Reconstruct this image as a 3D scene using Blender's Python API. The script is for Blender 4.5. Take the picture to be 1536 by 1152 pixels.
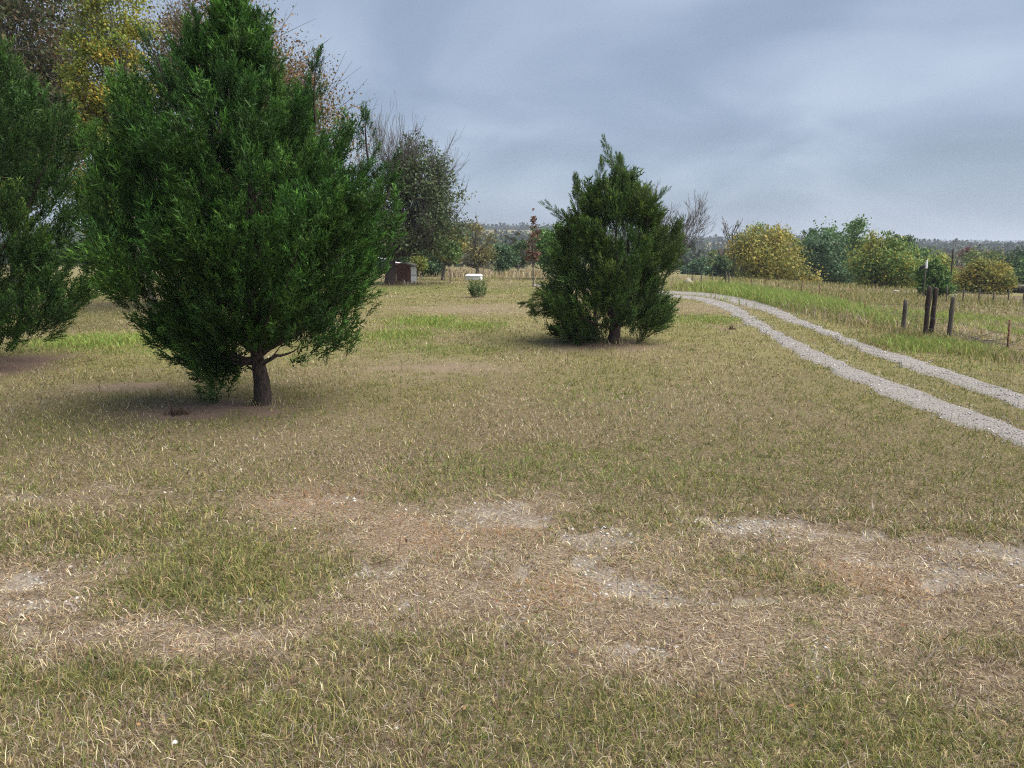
import bpy, math, numpy as np
from mathutils import Vector

# ------------------------------------------------------------------ scene, camera, sky, sun
scn = bpy.context.scene
for o in list(bpy.data.objects):
    bpy.data.objects.remove(o)
col = scn.collection
R = math.radians

CAM_H, PITCH, FPX, W0, H0 = 2.2, R(10.2), 1155.0, 1536, 1152
cd = bpy.data.cameras.new('camera')
cam = bpy.data.objects.new('camera', cd)
col.objects.link(cam)
cd.sensor_width = 36.0
cd.lens = 36.0 * FPX / W0
cd.clip_start, cd.clip_end = 0.05, 12000
cam.location = (0, 0, CAM_H)
cam.rotation_euler = (math.pi / 2 - PITCH, 0, 0)
scn.camera = cam

SUN_EL, SUN_AZ = R(56), R(98)      # azimuth clockwise from the viewing direction (+Y)
world = bpy.data.worlds.new('World')
scn.world = world
world.use_nodes = True
nt = world.node_tree
nt.nodes.clear()


def nd(t, kind, **kw):
    n = t.nodes.new(kind)
    for k, v in kw.items():
        if k in n.inputs:
            n.inputs[k].default_value = v
        else:
            setattr(n, k, v)
    return n


def ramp(t, fac, stops):
    r = t.nodes.new('ShaderNodeValToRGB')
    e = r.color_ramp.elements
    while len(e) < len(stops):
        e.new(0.5)
    for i, (p, c) in enumerate(stops):
        e[i].position = p
        e[i].color = (*c, 1) if len(c) == 3 else c
    t.links.new(fac, r.inputs[0])
    return r


def vmath(t, op, a, b=None):
    n = t.nodes.new('ShaderNodeMath')
    n.operation = op
    for i, v in enumerate((a, b)):
        if v is None:
            continue
        if isinstance(v, (int, float)):
            n.inputs[i].default_value = v
        else:
            t.links.new(v, n.inputs[i])
    return n.outputs[0]


sky = nd(nt, 'ShaderNodeTexSky')
sky.sky_type = 'NISHITA'
sky.sun_disc = False
sky.sun_elevation = SUN_EL
sky.sun_rotation = SUN_AZ
bg1 = nd(nt, 'ShaderNodeBackground', Strength=0.05)
nt.links.new(sky.outputs[0], bg1.inputs[0])
tc = nd(nt, 'ShaderNodeTexCoord')
sep = nd(nt, 'ShaderNodeSeparateXYZ')
nt.links.new(tc.outputs['Generated'], sep.inputs[0])
den = vmath(nt, 'ADD', vmath(nt, 'MAXIMUM', sep.outputs[2], 0.0), 0.30)
comb = nd(nt, 'ShaderNodeCombineXYZ')
nt.links.new(vmath(nt, 'DIVIDE', sep.outputs[0], den), comb.inputs[0])
nt.links.new(vmath(nt, 'DIVIDE', sep.outputs[1], den), comb.inputs[1])
n1 = nd(nt, 'ShaderNodeTexNoise', Scale=1.7, Detail=3.5, Roughness=0.45, Distortion=0.5)
nt.links.new(comb.outputs[0], n1.inputs['Vector'])
cl = ramp(nt, n1.outputs['Fac'], [(0.28, (0.057, 0.072, 0.097)), (0.45, (0.069, 0.087, 0.117)), (0.57, (0.087, 0.105, 0.136)), (0.72, (0.112, 0.130, 0.159))])
bg2 = nd(nt, 'ShaderNodeBackground', Strength=1.0)
nt.links.new(cl.outputs[0], bg2.inputs[0])
mx = nd(nt, 'ShaderNodeMixShader')
mx.inputs[0].default_value = 0.9
nt.links.new(bg1.outputs[0], mx.inputs[1])
nt.links.new(bg2.outputs[0], mx.inputs[2])
wo = nd(nt, 'ShaderNodeOutputWorld')
nt.links.new(mx.outputs[0], wo.inputs[0])

sd = bpy.data.lights.new('sun', 'SUN')
sd.energy = 1.5
sd.angle = R(68)
sd.color = (1.0, 0.95, 0.87)
sun = bpy.data.objects.new('sun', sd)
col.objects.link(sun)
sdir = Vector((math.cos(SUN_EL) * math.sin(SUN_AZ), math.cos(SUN_EL) * math.cos(SUN_AZ), math.sin(SUN_EL)))
sun.rotation_euler = sdir.to_track_quat('Z', 'Y').to_euler()
sun.location = (0, 0, 30)

vs = scn.view_settings
vs.view_transform = 'Standard'
vs.look = 'None'
vs.gamma = 1.0
vs.use_curve_mapping = False
vs.exposure = 2.16
scn.render.engine = 'CYCLES'
scn.cycles.use_denoising = False
scn.cycles.filter_width = 1.15
scn.cycles.use_adaptive_sampling = False
scn.cycles.denoiser = 'OPENIMAGEDENOISE'
scn.cycles.denoising_input_passes = 'RGB_ALBEDO_NORMAL'
scn.cycles.max_bounces = 6
scn.cycles.diffuse_bounces = 3
scn.cycles.glossy_bounces = 2
scn.cycles.transmission_bounces = 4
scn.cycles.volume_bounces = 0
scn.cycles.transparent_max_bounces = 4

# ------------------------------------------------------------------ numeric helpers
rng = np.random.default_rng(11)


def frac(v):
    return v - np.floor(v)


def vn(x, y, s=0.0):
    x = np.asarray(x, float); y = np.asarray(y, float)
    xi, yi = np.floor(x), np.floor(y)
    fx, fy = x - xi, y - yi
    fx = fx * fx * (3 - 2 * fx); fy = fy * fy * (3 - 2 * fy)
    h = lambda a, b: frac(np.sin(a * 127.1 + b * 311.7 + s * 74.7) * 43758.5453)
    return (h(xi, yi) * (1 - fx) + h(xi + 1, yi) * fx) * (1 - fy) + (h(xi, yi + 1) * (1 - fx) + h(xi + 1, yi + 1) * fx) * fy


def fbm(x, y, s=0.0, o=3):
    t, a, n = 0, 1.0, 0
    for i in range(o):
        t = t + a * vn(x * 2 ** i, y * 2 ** i, s + i * 3.3); n += a; a *= 0.5
    return t / n


def sm(v):
    v = np.clip(v, 0, 1)
    return v * v * (3 - 2 * v)


def tz(x, y):
    x = np.asarray(x, float); y = np.asarray(y, float)
    z = 0.05 * (fbm(x / 6, y / 6, 5) - 0.5) * sm((y - 4) / 10)
    z = z + 0.05 * (fbm(x / 0.7, y / 0.7, 8, 2) - 0.5) * sm((16 - y) / 6)
    xf = x - 9.3 - 0.06 * np.maximum(y - 16, 0)
    z = z - 0.30 * sm(xf / 3.0) - 0.05 * np.minimum(np.maximum(xf - 2.5, 0), 60) * sm((y + 60) / 40)
    b = np.maximum(y - 48, 0)
    z = z - 0.021 * b * np.where(b < 10, b / 20, 1 - 5 / np.maximum(b, 5)) * (y < 330) - 0.021 * (282 - 5) * (y >= 330)
    far = sm((y - 340) / 640)
    amp = 19 - 11 * sm((x + 0) / 230) - 9 * sm((x - 300) / 300) + 5 * (fbm(x / 180, y / 900, 2) - 0.5)
    z = z + far * (amp + 6.5) * (1 - 0.75 * sm((y - 1000) / 500))
    z = z + sm((y - 1700) / 500) * (1 - sm((y - 2250) / 900)) * (14 + 9 * (fbm(x / 160, 1.5, 9, 2) - 0.5))
    return z


def ray(px, py):
    u, v = (px - W0 / 2) / FPX, (H0 / 2 - py) / FPX
    c, s = math.cos(PITCH), math.sin(PITCH)
    return np.array([u, c + v * s, -s + v * c])


def P(px, py, Y):
    d = ray(px, py)
    k = Y / d[1]
    return np.array([0, 0, CAM_H]) + d * k


def G(px, py):
    d = ray(px, py)
    k, st = 1.0, 0.25
    while k < 3000:
        p = d * k
        if p[2] + CAM_H < float(tz(p[0], p[1])):
            break
        k += st; st = max(0.25, k * 0.01)
    a, b = k - st, k
    for _ in range(24):
        m = (a + b) / 2
        p = d * m
        if p[2] + CAM_H < float(tz(p[0], p[1])):
            b = m
        else:
            a = m
    p = d * b
    return np.array([p[0], p[1], float(tz(p[0], p[1]))])


def nrm(v):
    return v / np.maximum(np.linalg.norm(v, axis=-1, keepdims=True), 1e-9)


# ------------------------------------------------------------------ materials
def new_mat(name):
    m = bpy.data.materials.new(name)
    m.use_nodes = True
    m.node_tree.nodes.clear()
    return m, m.node_tree


def out(t, sh):
    o = t.nodes.new('ShaderNodeOutputMaterial')
    t.links.new(sh, o.inputs['Surface'])


def foliage_mat(name, trans=0.3, rough=0.6, vary=0.35):
    m, t = new_mat(name)
    a = nd(t, 'ShaderNodeAttribute', attribute_name='col')
    n = nd(t, 'ShaderNodeTexNoise', Scale=7.0, Detail=3.0)
    g = nd(t, 'ShaderNodeTexCoord')
    t.links.new(g.outputs['Object'], n.inputs['Vector'])
    r = ramp(t, n.outputs['Fac'], [(0.3, (1 - vary,) * 3), (0.7, (1 + vary,) * 3)])
    mu = nd(t, 'ShaderNodeMix', data_type='RGBA', blend_type='MULTIPLY')
    mu.inputs[0].default_value = 1
    t.links.new(a.outputs['Color'], mu.inputs[6]); t.links.new(r.outputs[0], mu.inputs[7])
    p = nd(t, 'ShaderNodeBsdfPrincipled', Roughness=rough)
    p.inputs['Specular IOR Level'].default_value = 0.25
    t.links.new(mu.outputs[2], p.inputs['Base Color'])
    tr = nd(t, 'ShaderNodeBsdfTranslucent')
    t.links.new(mu.outputs[2], tr.inputs[0])
    ms = nd(t, 'ShaderNodeMixShader')
    ms.inputs[0].default_value = trans
    t.links.new(p.outputs[0], ms.inputs[1]); t.links.new(tr.outputs[0], ms.inputs[2])
    out(t, ms.outputs[0])
    return m


def solid_mat(name, c1, c2, scale=8.0, rough=0.7, bump=0.3, stretch=(1, 1, 1), metal=0.0, spec=0.3):
    m, t = new_mat(name)
    g = nd(t, 'ShaderNodeTexCoord')
    mp = nd(t, 'ShaderNodeMapping')
    mp.inputs['Scale'].default_value = stretch
    t.links.new(g.outputs['Object'], mp.inputs[0])
    n = nd(t, 'ShaderNodeTexNoise', Scale=scale, Detail=6.0, Roughness=0.65)
    t.links.new(mp.outputs[0], n.inputs['Vector'])
    r = ramp(t, n.outputs['Fac'], [(0.32, c1), (0.68, c2)])
    p = nd(t, 'ShaderNodeBsdfPrincipled', Roughness=rough, Metallic=metal)
    p.inputs['Specular IOR Level'].default_value = spec
    t.links.new(r.outputs[0], p.inputs['Base Color'])
    if bump:
        b = nd(t, 'ShaderNodeBump', Strength=bump, Distance=0.02)
        t.links.new(n.outputs['Fac'], b.inputs['Height'])
        t.links.new(b.outputs[0], p.inputs['Normal'])
    out(t, p.outputs[0])
    return m


def ground_mat():
    m, t = new_mat('ground_soil')
    g = nd(t, 'ShaderNodeTexCoord')
    def noise(s, d=6, ro=0.6):
        n = nd(t, 'ShaderNodeTexNoise', Scale=s, Detail=d, Roughness=ro)
        t.links.new(g.outputs['Object'], n.inputs['Vector'])
        return n.outputs['Fac']
    thatch = ramp(t, noise(38, 6, 0.7), [(0.34, (0.045, 0.034, 0.02)), (0.5, (0.13, 0.10, 0.06)), (0.68, (0.30, 0.235, 0.15))])
    far = ramp(t, noise(0.9, 12, 0.82), [(0.35, (0.145, 0.125, 0.058)), (0.52, (0.21, 0.18, 0.082)), (0.68, (0.195, 0.19, 0.072))])
    gr = ramp(t, noise(60, 5, 0.75), [(0.3, (0.13, 0.105, 0.08)), (0.5, (0.25, 0.215, 0.175)), (0.7, (0.40, 0.365, 0.315))])
    ag = nd(t, 'ShaderNodeAttribute', attribute_name='bare')
    af = nd(t, 'ShaderNodeAttribute', attribute_name='far')
    ad = nd(t, 'ShaderNodeAttribute', attribute_name='dirt')
    def mix(f, a, b):
        x = nd(t, 'ShaderNodeMix', data_type='RGBA')
        t.links.new(f, x.inputs[0]); t.links.new(a, x.inputs[6]); t.links.new(b, x.inputs[7])
        return x.outputs[2]
    c = mix(af.outputs['Fac'], thatch.outputs[0], far.outputs[0])
    dirt = ramp(t, noise(25, 6, 0.7), [(0.3, (0.12, 0.08, 0.06)), (0.55, (0.23, 0.16, 0.125)), (0.75, (0.34, 0.25, 0.20))])
    c = mix(ad.outputs['Fac'], c, dirt.outputs[0])
    ay = nd(t, 'ShaderNodeAttribute', attribute_name='dry')
    straw = ramp(t, noise(75, 7, 0.8), [(0.36, (0.045, 0.030, 0.022)), (0.48, (0.19, 0.135, 0.095)), (0.64, (0.50, 0.415, 0.315))])
    c = mix(ay.outputs['Fac'], c, straw.outputs[0])
    k = ramp(t, vmath(t, 'ADD', ag.outputs['Fac'], vmath(t, 'MULTIPLY', vmath(t, 'SUBTRACT', noise(7, 8, 0.8), 0.5), 3.4)), [(0.35, (0, 0, 0)), (0.6, (1, 1, 1))])
    c = mix(k.outputs[0], c, gr.outputs[0])
    p = nd(t, 'ShaderNodeBsdfPrincipled', Roughness=0.95)
    p.inputs['Specular IOR Level'].default_value = 0.1
    t.links.new(c, p.inputs['Base Color'])
    b = nd(t, 'ShaderNodeBump', Strength=0.6, Distance=0.02)
    t.links.new(noise(45, 6, 0.7), b.inputs['Height'])
    t.links.new(b.outputs[0], p.inputs['Normal'])
    out(t, p.outputs[0])
    return m


M = {}
M['ground'] = ground_mat()
M['grass'] = foliage_mat('grass_blade', 0.25, 0.7, 0.15)
M['leaf'] = foliage_mat('leaf', 0.3, 0.55, 0.3)
M['needle'] = foliage_mat('juniper_needle', 0.2, 0.6, 0.45)
M['farleaf'] = foliage_mat('distant_leaf', 0.15, 0.8, 0.3)
M['bark'] = solid_mat('shaggy_bark', (0.022, 0.016, 0.014), (0.10, 0.074, 0.062), 14, 0.9, 1.0, (3, 3, 0.5))
M['greybark'] = solid_mat('grey_bark', (0.07, 0.06, 0.052), (0.17, 0.15, 0.135), 10, 0.9, 0.6, (3, 3, 0.6))
M['stone'] = solid_mat('limestone', (0.36, 0.33, 0.29), (0.66, 0.63, 0.57), 30, 0.9, 0.3)
M['gravel'] = solid_mat('gravel_bed', (0.13, 0.115, 0.10), (0.38, 0.35, 0.325), 55, 0.95, 0.8)
M['wood'] = solid_mat('weathered_wood', (0.05, 0.04, 0.035), (0.16, 0.135, 0.115), 18, 0.9, 0.7, (4, 4, 0.4))
M['darkwood'] = solid_mat('tarred_wood', (0.018, 0.012, 0.012), (0.075, 0.05, 0.045), 18, 0.8, 0.7, (4, 4, 0.4))
M['rust'] = solid_mat('rusty_steel', (0.07, 0.028, 0.018), (0.16, 0.065, 0.04), 30, 0.85, 0.3)
M['white'] = solid_mat('white_paint', (0.62, 0.62, 0.62), (0.8, 0.8, 0.79), 5, 0.5, 0.05)
M['panel'] = solid_mat('grey_panel', (0.50, 0.51, 0.52), (0.60, 0.61, 0.62), 6, 0.6, 0.05)
M['brown'] = solid_mat('brown_siding', (0.14, 0.062, 0.042), (0.21, 0.10, 0.068), 12, 0.8, 0.3, (0.5, 1, 4))
M['roof'] = solid_mat('tan_roofing', (0.22, 0.19, 0.14), (0.36, 0.32, 0.25), 14, 0.8, 0.2)
M['wire'] = solid_mat('dull_wire', (0.10, 0.09, 0.085), (0.20, 0.18, 0.17), 20, 0.6, 0, metal=0.6)
M['black'] = solid_mat('black_rubber', (0.012, 0.012, 0.012), (0.025, 0.025, 0.025), 20, 0.8, 0)
M['paint'] = solid_mat('dark_car_paint', (0.02, 0.022, 0.027), (0.025, 0.028, 0.034), 3, 0.25, 0, spec=0.6)
M['glass'] = solid_mat('car_glass', (0.03, 0.035, 0.04), (0.04, 0.045, 0.05), 3, 0.05, 0, spec=0.9)
M['red'] = solid_mat('red_lamp', (0.35, 0.02, 0.03), (0.5, 0.05, 0.06), 8, 0.2, 0, spec=0.6)
M['highlight_chrome'] = solid_mat('roof_highlight_and_rim', (0.6, 0.6, 0.62), (0.7, 0.7, 0.72), 8, 0.25, 0, metal=0.8)  # wheel rims, and the highlight painted on top of the dark car


# ------------------------------------------------------------------ object helpers
def mesh_np(name, V, F, mat, parent=None, colr=None, attrs=None, smooth=False):
    """F: array (n,k) of equal-sized faces, or list of such arrays"""
    Fs = F if isinstance(F, list) else [F]
    Fs = [np.asarray(f, np.int32) for f in Fs if len(f)]
    me = bpy.data.meshes.new(name)
    V = np.asarray(V, np.float32)
    me.vertices.add(len(V))
    me.vertices.foreach_set('co', V.ravel())
    loops = np.concatenate([f.ravel() for f in Fs])
    sizes = np.concatenate([np.full(len(f), f.shape[1], np.int32) for f in Fs])
    starts = np.concatenate([[0], np.cumsum(sizes)[:-1]]).astype(np.int32)
    me.loops.add(len(loops))
    me.loops.foreach_set('vertex_index', loops)
    me.polygons.add(len(sizes))
    me.polygons.foreach_set('loop_start', starts)
    if smooth:
        me.polygons.foreach_set('use_smooth', np.ones(len(sizes), bool))
    if colr is not None:
        a = me.attributes.new('col', 'FLOAT_COLOR', 'POINT')
        c = np.ones((len(V), 4), np.float32); c[:, :3] = colr
        a.data.foreach_set('color', c.ravel())
    for k, v in (attrs or {}).items():
        a = me.attributes.new(k, 'FLOAT', 'POINT')
        a.data.foreach_set('value', np.asarray(v, np.float32))
    me.update(calc_edges=True)
    me.materials.append(mat)
    o = bpy.data.objects.new(name, me)
    col.objects.link(o)
    if parent:
        o.parent = parent
    return o


def empty(name, loc, rz=0.0):
    o = bpy.data.objects.new(name, None)
    col.objects.link(o)
    o.location = [float(v) for v in loc]
    o.rotation_euler = (0, 0, rz)
    o.empty_display_size = 0.2
    return o


def tag(o, label=None, cat=None, group=None, kind=None):
    if label: o['label'] = label
    if cat: o['category'] = cat
    if group: o['group'] = group
    if kind: o['kind'] = kind
    return o


class Geo:
    def __init__(s):
        s.v, s.f, s.c, s.n = [], [], [], 0

    def add(s, V, F, c=None):
        V = np.asarray(V, float)
        s.v.append(V); s.f.append(np.asarray(F, int) + s.n); s.n += len(V)
        if c is not None:
            s.c.append(np.broadcast_to(np.asarray(c, float), (len(V), 3)))

    def tube(s, path, rad, sides=6, cap=True):
        path = np.asarray(path, float); rad = np.asarray(rad, float)
        n = len(path)
        d = nrm(np.gradient(path, axis=0))
        ref = np.array([0.31, 0.2, 0.93]) if abs(d[0, 2]) < 0.9 else np.array([1.0, 0.1, 0])
        a = nrm(np.cross(d, ref)); b = np.cross(d, a)
        th = np.arange(sides) * 2 * np.pi / sides
        V = path[:, None, :] + rad[:, None, None] * (np.cos(th)[None, :, None] * a[:, None, :] + np.sin(th)[None, :, None] * b[:, None, :])
        V = V.reshape(-1, 3)
        i = np.arange(n - 1)[:, None] * sides + np.arange(sides)[None]
        j = np.arange(n - 1)[:, None] * sides + (np.arange(sides)[None] + 1) % sides
        F = np.concatenate([np.stack([i, j, j + sides], -1).reshape(-1, 3), np.stack([i, j + sides, i + sides], -1).reshape(-1, 3)])
        if cap:
            V = np.vstack([V, path[-1:] + d[-1:] * rad[-1]])
            k = (n - 1) * sides
            F = np.vstack([F, [[k + q, k + (q + 1) % sides, n * sides] for q in range(sides)]])
        s.add(V, F)

    def box(s, lo, hi, taper=0.0):
        x0, y0, z0 = lo; x1, y1, z1 = hi
        t = taper
        V = [(x0, y0, z0), (x1, y0, z0), (x1, y1, z0), (x0, y1, z0), (x0 + t, y0 + t, z1), (x1 - t, y0 + t, z1), (x1 - t, y1 - t, z1), (x0 + t, y1 - t, z1)]
        Q = [(0, 3, 2, 1), (4, 5, 6, 7), (0, 1, 5, 4), (1, 2, 6, 5), (2, 3, 7, 6), (3, 0, 4, 7)]
        s.add(V, [t3 for a, b, c, d in Q for t3 in ((a, b, c), (a, c, d))])

    def build(s, name, mat, parent=None, off=None, smooth=False, bevel=0):
        V = np.concatenate(s.v)
        if off is not None:
            V = V - np.asarray(off)
        o = mesh_np(name, V, np.concatenate(s.f), mat, parent, np.concatenate(s.c) if s.c else None, smooth=smooth)
        if bevel:
            b = o.modifiers.new('bevel', 'BEVEL'); b.width = bevel; b.segments = 2; b.limit_method = 'ANGLE'
        return o


def rhombi(c, d, n, L, Wd):
    """flat leaf-like quads: centre c, direction d, normal n"""
    d = nrm(d); s = nrm(np.cross(d, n)); n2 = np.cross(s, d)
    L = np.asarray(L)[:, None]; Wd = np.asarray(Wd)[:, None]
    V = np.stack([c - d * L / 2, c + s * Wd / 2 + n2 * Wd * 0.12, c + d * L / 2, c - s * Wd / 2 + n2 * Wd * 0.12], 1).reshape(-1, 3)
    i = np.arange(len(c))[:, None] * 4
    F = np.concatenate([i + np.array([[0, 1, 2]]), i + np.array([[0, 2, 3]])])
    return V, F


def rdir(r, n):
    return nrm(r.normal(size=(n, 3)))


# ------------------------------------------------------------------ what grows where on the ground
# patches seen on the ground: (px, py, rx, ry, weight) turned into ellipses on the ground
def ell(lst):
    o = []
    for px, py, rx, ry, w in lst:
        c = G(px, py); a = G(px, py - ry); b = G(px, py + ry)
        dep = c[1] * math.cos(PITCH) + (CAM_H - c[2]) * math.sin(PITCH)
        o.append((c[0], c[1], rx * dep / FPX, max(0.05, abs(a[1] - b[1]) / 2), w))
    return o


BARE = ell([(25, 742, 60, 7, .7), (80, 818, 50, 10, .8), (75, 862, 40, 12, .8), (60, 900, 90, 18, .55), (40, 950, 110, 14, .5), (230, 935, 170, 14, .4),
            (480, 745, 60, 6, .5), (760, 752, 60, 14, .75), (715, 775, 45, 10, .6), (800, 778, 50, 14, .8), (890, 800, 60, 15, .9), (930, 825, 40, 12, .6), (560, 862, 40, 12, .7), (710, 872, 40, 10, .6),
            (690, 832, 60, 12, .55), (770, 850, 25, 10, .8), (905, 850, 35, 12, .8), (960, 872, 60, 16, 1.0), (1010, 892, 50, 12, .9), (1095, 898, 50, 10, .9), (605, 915, 40, 26, .55), (785, 922, 40, 14, .6), (850, 955, 50, 14, .3),
            (970, 985, 45, 14, .6), (1145, 785, 90, 20, 1.0), (1060, 778, 50, 10, .6), (1210, 800, 40, 10, .6), (1300, 800, 60, 10, .55), (1480, 818, 60, 14, .9), (1525, 838, 30, 10, .9), (1430, 852, 40, 22, .8), (1375, 868, 40, 14, 1.0), (1310, 838, 40, 8, .6), (1340, 890, 60, 8, .4),
            (1260, 990, 30, 14, .5), (1190, 930, 60, 10, .3), (1500, 870, 60, 10, .5)])
DRY = ell([(60, 745, 120, 10, .5), (30, 890, 150, 60, .9), (250, 945, 220, 22, .9), (480, 760, 110, 30, .9), (620, 800, 130, 40, 1.0), (760, 770, 120, 35, 1.0), (900, 850, 220, 80, .9), (700, 880, 200, 60, .8), (560, 930, 120, 40, .7),
           (1080, 950, 220, 60, .8), (1300, 850, 130, 45, .9), (1440, 850, 130, 60, .8), (1300, 930, 200, 50, .7), (1150, 790, 140, 30, .8), (1480, 1030, 120, 60, .4), (1000, 1000, 140, 40, .5),
            (650, 555, 110, 12, .6), (170, 580, 90, 8, .5), (700, 463, 100, 7, .7), (610, 540, 60, 10, .4), (330, 470, 80, 10, .5), (1060, 460, 60, 8, .5), (450, 640, 180, 30, .25)])
ORANGE = ell([(480, 752, 90, 26, 1), (630, 800, 90, 22, 1), (840, 885, 70, 22, 1), (1280, 862, 60, 22, 1), (1440, 640, 120, 25, .4), (1120, 860, 60, 20, .5), (420, 820, 60, 30, .6), (760, 800, 80, 20, .8), (180, 790, 60, 18, .5)])
GREEN = ell([(150, 512, 100, 12, 1.3), (230, 525, 60, 8, .8), (640, 483, 50, 8, 1.2), (700, 490, 60, 6, .9), (600, 505, 60, 10, .8), (650, 525, 80, 8, .7), (570, 500, 30, 20, .5), (1060, 480, 60, 7, .9), (740, 495, 30, 5, .7), (480, 520, 60, 14, .6),
             (620, 434, 60, 6, .5), (760, 435, 60, 5, .4), (1480, 550, 80, 10, .3), (900, 700, 300, 30, .3), (960, 600, 150, 25, .25)])
CLUMP = ell([(330, 870, 150, 32, 1.2), (120, 815, 80, 32, .9), (60, 790, 60, 15, .7), (1450, 965, 100, 28, 1.2), (1232, 892, 32, 12, 1.2), (1110, 845, 120, 26, .9), (1220, 945, 18, 8, .9),
             (300, 735, 120, 6, .3), (600, 752, 70, 14, .9), (880, 775, 70, 12, .7), (1000, 790, 70, 14, .7), (760, 724, 60, 8, .7), (1250, 772, 60, 12, .8), (1400, 792, 100, 9, .8), (1090, 782, 40, 10, .6),
             (200, 1010, 220, 30, .7), (600, 980, 90, 16, .7), (400, 1080, 180, 40, .4), (950, 1060, 150, 30, .4), (1350, 1090, 160, 40, .4), (720, 1000, 60, 12, .5)])
DIRT = ell([(330, 612, 95, 13, 1.2), (20, 548, 60, 14, 1.2), (915, 520, 90, 7, .9), (640, 552, 70, 7, .5), (200, 578, 50, 5, .6), (1440, 512, 70, 10, .9), (1360, 495, 40, 10, .8), (1470, 500, 100, 8, .6), (430, 610, 60, 8, .5), (1097, 492, 14, 4, .8)])


def field(lst, x, y):
    wx = x + 0.95 * (fbm(x * 1.9, y * 1.9, 21, 4) - 0.5) * np.clip(y / 8, .6, 3)
    wy = y + 0.95 * (fbm(x * 1.9, y * 1.9, 31, 4) - 0.5) * np.clip(y / 8, .6, 3)
    t = np.zeros(np.shape(x))
    for cx, cy, rx, ry, w in lst:
        q = ((wx - cx) / rx) ** 2 + ((wy - cy) / ry) ** 2
        t = np.maximum(t, w * np.exp(-np.minimum(q, 30) ** 1.3 * 0.8))
    return t


# ------------------------------------------------------------------ driveway outline
LL = [(800, 429), (840, 433), (900, 438), (960, 443), (1000, 446), (1042, 450), (1080, 462), (1115, 485), (1147, 502), (1181, 525), (1223, 549), (1265, 568), (1307, 587), (1349, 603), (1391, 619), (1440, 636), (1488, 654), (1536, 676), (1640, 722), (1800, 790)]
LR = [(800, 427.6), (840, 431), (900, 435.5), (960, 439.5), (1000, 441), (1050, 444.5), (1085, 451), (1112, 462), (1140, 479), (1167, 497), (1209, 516), (1251, 535), (1290, 554), (1335, 570), (1384, 587), (1436, 605), (1488, 624), (1536, 643), (1640, 684), (1800, 746)]
RL = [(800, 427.6), (840, 431), (900, 435.5), (960, 439.5), (1000, 441), (1050, 444.5), (1085, 451), (1115, 460), (1150, 469), (1181, 483), (1223, 497), (1262, 516), (1300, 532), (1342, 546), (1384, 563), (1436, 579), (1488, 598), (1536, 614), (1640, 650), (1800, 705)]
RR = [(800, 426.2), (840, 429), (900, 433), (960, 435.5), (1000, 436), (1070, 439), (1112, 446), (1157, 457), (1188, 472), (1223, 488), (1265, 502), (1300, 516), (1342, 528), (1384, 542), (1436, 558), (1488, 575), (1536, 591), (1640, 624), (1800, 674)]


def resample(pts, n):
    p = np.array([G(*q)[:2] for q in pts])
    s = np.concatenate([[0], np.cumsum(np.linalg.norm(np.diff(p, axis=0), axis=1))])
    u = np.linspace(0, s[-1], n)
    k = np.array([1, 2, 3, 2, 1.0]) / 9
    q = np.stack([np.interp(u, s, p[:, i]) for i in (0, 1)], 1)
    qp = np.vstack([q[:1], q[:1], q, q[-1:], q[-1:]])
    return np.stack([np.convolve(qp[:, i], k, 'valid') for i in (0, 1)], 1)


NR = 170
EDG = [resample(e, NR) for e in (LL, LR, RL, RR)]
for i, sg in ((0, -1), (1, 1), (2, -1), (3, 1)):
    e = EDG[i]
    nse = (fbm(e[:, 0] * 2.5, e[:, 1] * 2.5, 40 + i, 4) - 0.5) * 0.34
    dv = np.gradient(e, axis=0); dv /= np.linalg.norm(dv, axis=1, keepdims=True)
    EDG[i] = e + np.stack([-dv[:, 1], dv[:, 0]], 1) * nse[:, None] * np.clip(np.linspace(-1, 8, NR), 0, 1)[:, None]


def inside(poly, x, y):
    c = np.zeros(len(x), bool)
    x1, y1 = poly[:, 0], poly[:, 1]
    x2, y2 = np.roll(x1, -1), np.roll(y1, -1)
    for a, b, p, q in zip(x1, y1, x2, y2):
        if b == q:
            continue
        k = (b > y) != (q > y)
        c ^= k & (x < (p - a) * (y - b) / (q - b) + a)
    return c


TRK = [np.vstack([a * .80 + b * .20, (a * .20 + b * .80)[::-1]]) for a, b in ((EDG[0], EDG[1]), (EDG[2], EDG[3]))]
MED = np.vstack([EDG[1], EDG[2][::-1]])


def on_road(x, y):
    r = np.zeros(len(x), bool)
    k = (x > 0) & (y < 60)
    xi, yi = x[k], y[k]
    r[k] = inside(TRK[0], xi, yi) | inside(TRK[1], xi, yi)
    return r


# ------------------------------------------------------------------ the ground sheet
def graded(a, b, step, lo, hi, g):
    c = list(np.arange(a, b, step))
    s, v = step, c[-1]
    while v < hi:
        s *= g; v += s; c.append(v)
    s, v = step, c[0]
    while v > lo:
        s *= g; v -= s; c.insert(0, v)
    return np.array(c)


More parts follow.
